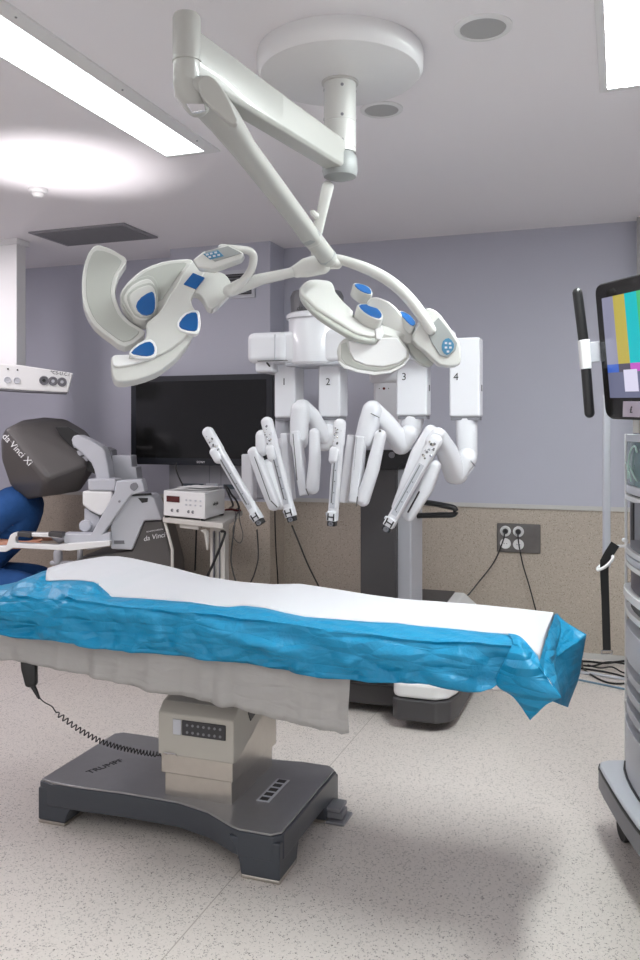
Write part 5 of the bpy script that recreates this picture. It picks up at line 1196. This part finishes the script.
def scr(name, u0, v0, u1, v1, col, st=.85, par=MN, off=.0055):
    f = lambda u, v: MP(lerp(su0, su1, u), lerp(sv0, sv1, v), off)
    m = mat('screen_'+name, (0, 0, 0), .25, emis=col, es=st)
    o = obj(name, prism(NB(), [f(u0, v0), f(u1, v0), f(u1, v1), f(u0, v1)], -nm*.0012), m, par); return o
SCR = scr('screen', 0, 0, 1, 1, (.02, .02, .03))
bars = [(.30, .30, .42), (.55, .45, .08), (.0, .55, .60), (.06, .55, .20), (.55, .08, .45), (.5, .05, .04), (.04, .07, .5)]
for i, c in enumerate(bars): scr('colour_bar', i/7, .33, (i+1)/7, 1, c, .9, SCR, .006)
low = [(.05, .14, .60), (.10, .09, .13), (.60, .12, .60), (.09, .09, .12), (.03, .5, .55), (.1, .1, .12), (.3, .3, .36)]
for i, c in enumerate(low): scr('colour_bar', i/7, .25, (i+1)/7, .33, c, .9, SCR, .006)
scr('screen_lower_field', 0, 0, 1, .25, (.16, .17, .27), .9, SCR, .006)
scr('white_patch', .20, .06, .36, .27, (.75, .72, .90), .95, SCR, .007)
obj('chin_panel', prism(NB(), [MP(.20, .02, .006), MP(.98, .02, .006), MP(.98, .13, .006), MP(.22, .13, .006)], -nm*.003), mat('chin_mauve', (.38, .32, .38), .4), MN, bevel=.001)
text('lettering', '£', MP(.30, .07, .0075), mdir, upn, .03, 'ink', MN)
obj('monitor_arm', sweep(NB(), [Vector((TC.x, TC.y, zz(423))), Vector((TC.x, TC.y, 1.68)), MP(.5, .5, -.09)], [.03, .03, .03], n=14), 'lightgrey', VT)
# long black grip beside the monitor
gt, g_a, g_b, gb = D(577.5, 293, 2.93), D(583.5, 340, 2.93), D(586, 369, 2.93), D(589.5, 413, 2.93)
GR = obj('grip_clamp', sweep(NB(), [g_a, g_b], .0185, depth=.019, side=RIGHT, e=3.5, n=18, caps=False), 'white', MN, bevel=.003)
obj('grip', sweep(NB(), [gt, g_a.lerp(gt, .02)], .0175, n=18), 'black', MN)
obj('grip', sweep(NB(), [g_b.lerp(gb, .02), gb], .0175, n=18), 'black', MN)
slab('grip_bracket', [(587, 342.5), (601, 341), (604, 361), (589, 363)], D(592, 352, 2.93), -FWD, .022, 'lightgrey', MN, bevel=.003)
# strap hanging from the tower
STP = thing('strap', 'black webbing strap with a buckle hanging beside the tower pole', 'strap', D(607, 655, 3.15))
def ribbon(pts, wv, z, th=.003):
    P = [D(x, y, z_) for (x, y, z_) in pts]; s_ = [D(x+w2/2, y+h2/2, 3.15)-D(x-w2/2, y-h2/2, 3.15) for (x, y, _), (w2, h2) in zip(pts, wv)]
    return loft(NB(), [[p-s/2, p+s/2, p+s/2+FWD*th, p-s/2+FWD*th] for p, s in zip(P, s_)])
obj('webbing', ribbon([(615.5, 544, 3.12), (609, 554, 3.12), (604.5, 562, 3.13), (604.5, 575, 3.14), (605.5, 600, 3.15), (606.5, 635, 3.15), (607, 651, 3.15)], [(8, 5), (8, 5), (8.5, 3), (8.5, 0), (8, 0), (8, 0), (8, 0)], 3.15), 'rubber', STP, bevel=.001)
obj('strap_loop', sweep(NB(), [D(598, 570, 3.11), D(605, 567, 3.10), D(612, 560, 3.10), D(612, 556, 3.13), D(604, 563, 3.17), D(598, 568, 3.15), D(598, 570, 3.11)], .006, n=8, k=3), 'white', STP)
bm = NB()
for a, b in (((601.5, 650.5), (612, 650.5)), ((612, 650.5), (612, 654)), ((612, 654), (601.5, 654)), ((601.5, 654), (601.5, 650.5))): sweep(bm, [D(*a, 3.15), D(*b, 3.15)], .0022, n=6)
obj('buckle', bm, 'chrome', STP)

# ================================================================== CABLES ON THE FLOOR AT THE RIGHT
G = lambda x, y, z=.008: A(x, y, Z=z)
def fc(label, pts, r, m='black'): tag(obj('floor_cable', cable([G(*p[:2], p[2] if len(p) > 2 else r+.001) for p in pts], r), m), label, 'cable', 'cables lying on the floor by the back wall')
fc('topmost black floor cable running along the wall by the tower', [(575, 661), (590, 661.5), (605, 663), (625, 661), (640, 662), (660, 663)], .007)
fc('black floor cable crossing just below the topmost one', [(574, 664), (592, 666), (608, 662, .03), (626, 664, .02), (645, 668)], .006)
fc('black floor cable curving in a long loop towards the tower', [(582, 662), (583, 668), (590, 674), (603, 681), (615, 683.5), (630, 683), (650, 682)], .006)
fc('straight black floor cable between the loop and the wall', [(578, 668), (600, 671), (615, 674), (628, 678), (645, 683)], .006)
fc('black floor cable tangled over its neighbours beside the tower', [(588, 665, .03), (600, 668, .02), (612, 667, .02), (622, 672), (632, 674), (648, 672)], .005)
fc('pale grey floor cable beneath the black tangle', [(576, 672), (596, 674), (612, 677), (640, 681)], .009, 'lightgrey')
fc('thin blue-grey floor cable lying nearest the camera', [(560, 676), (580, 680), (600, 684), (625, 689), (650, 694)], .006, 'violetcable')
# low white box on the floor under the cart
tag(obj('floor_box', box(NB(), A(187, 580, Y=5.25)+Vector((0, 0, -.30)), A(208, 563, Y=5.48)), 'beige', bevel=.006) if False else obj('floor_box', box(NB(), (-3.02, 5.20, 0), (-2.78, 5.45, .38)), 'beige', bevel=.006), 'small pale box standing on the floor behind the cart', 'box')
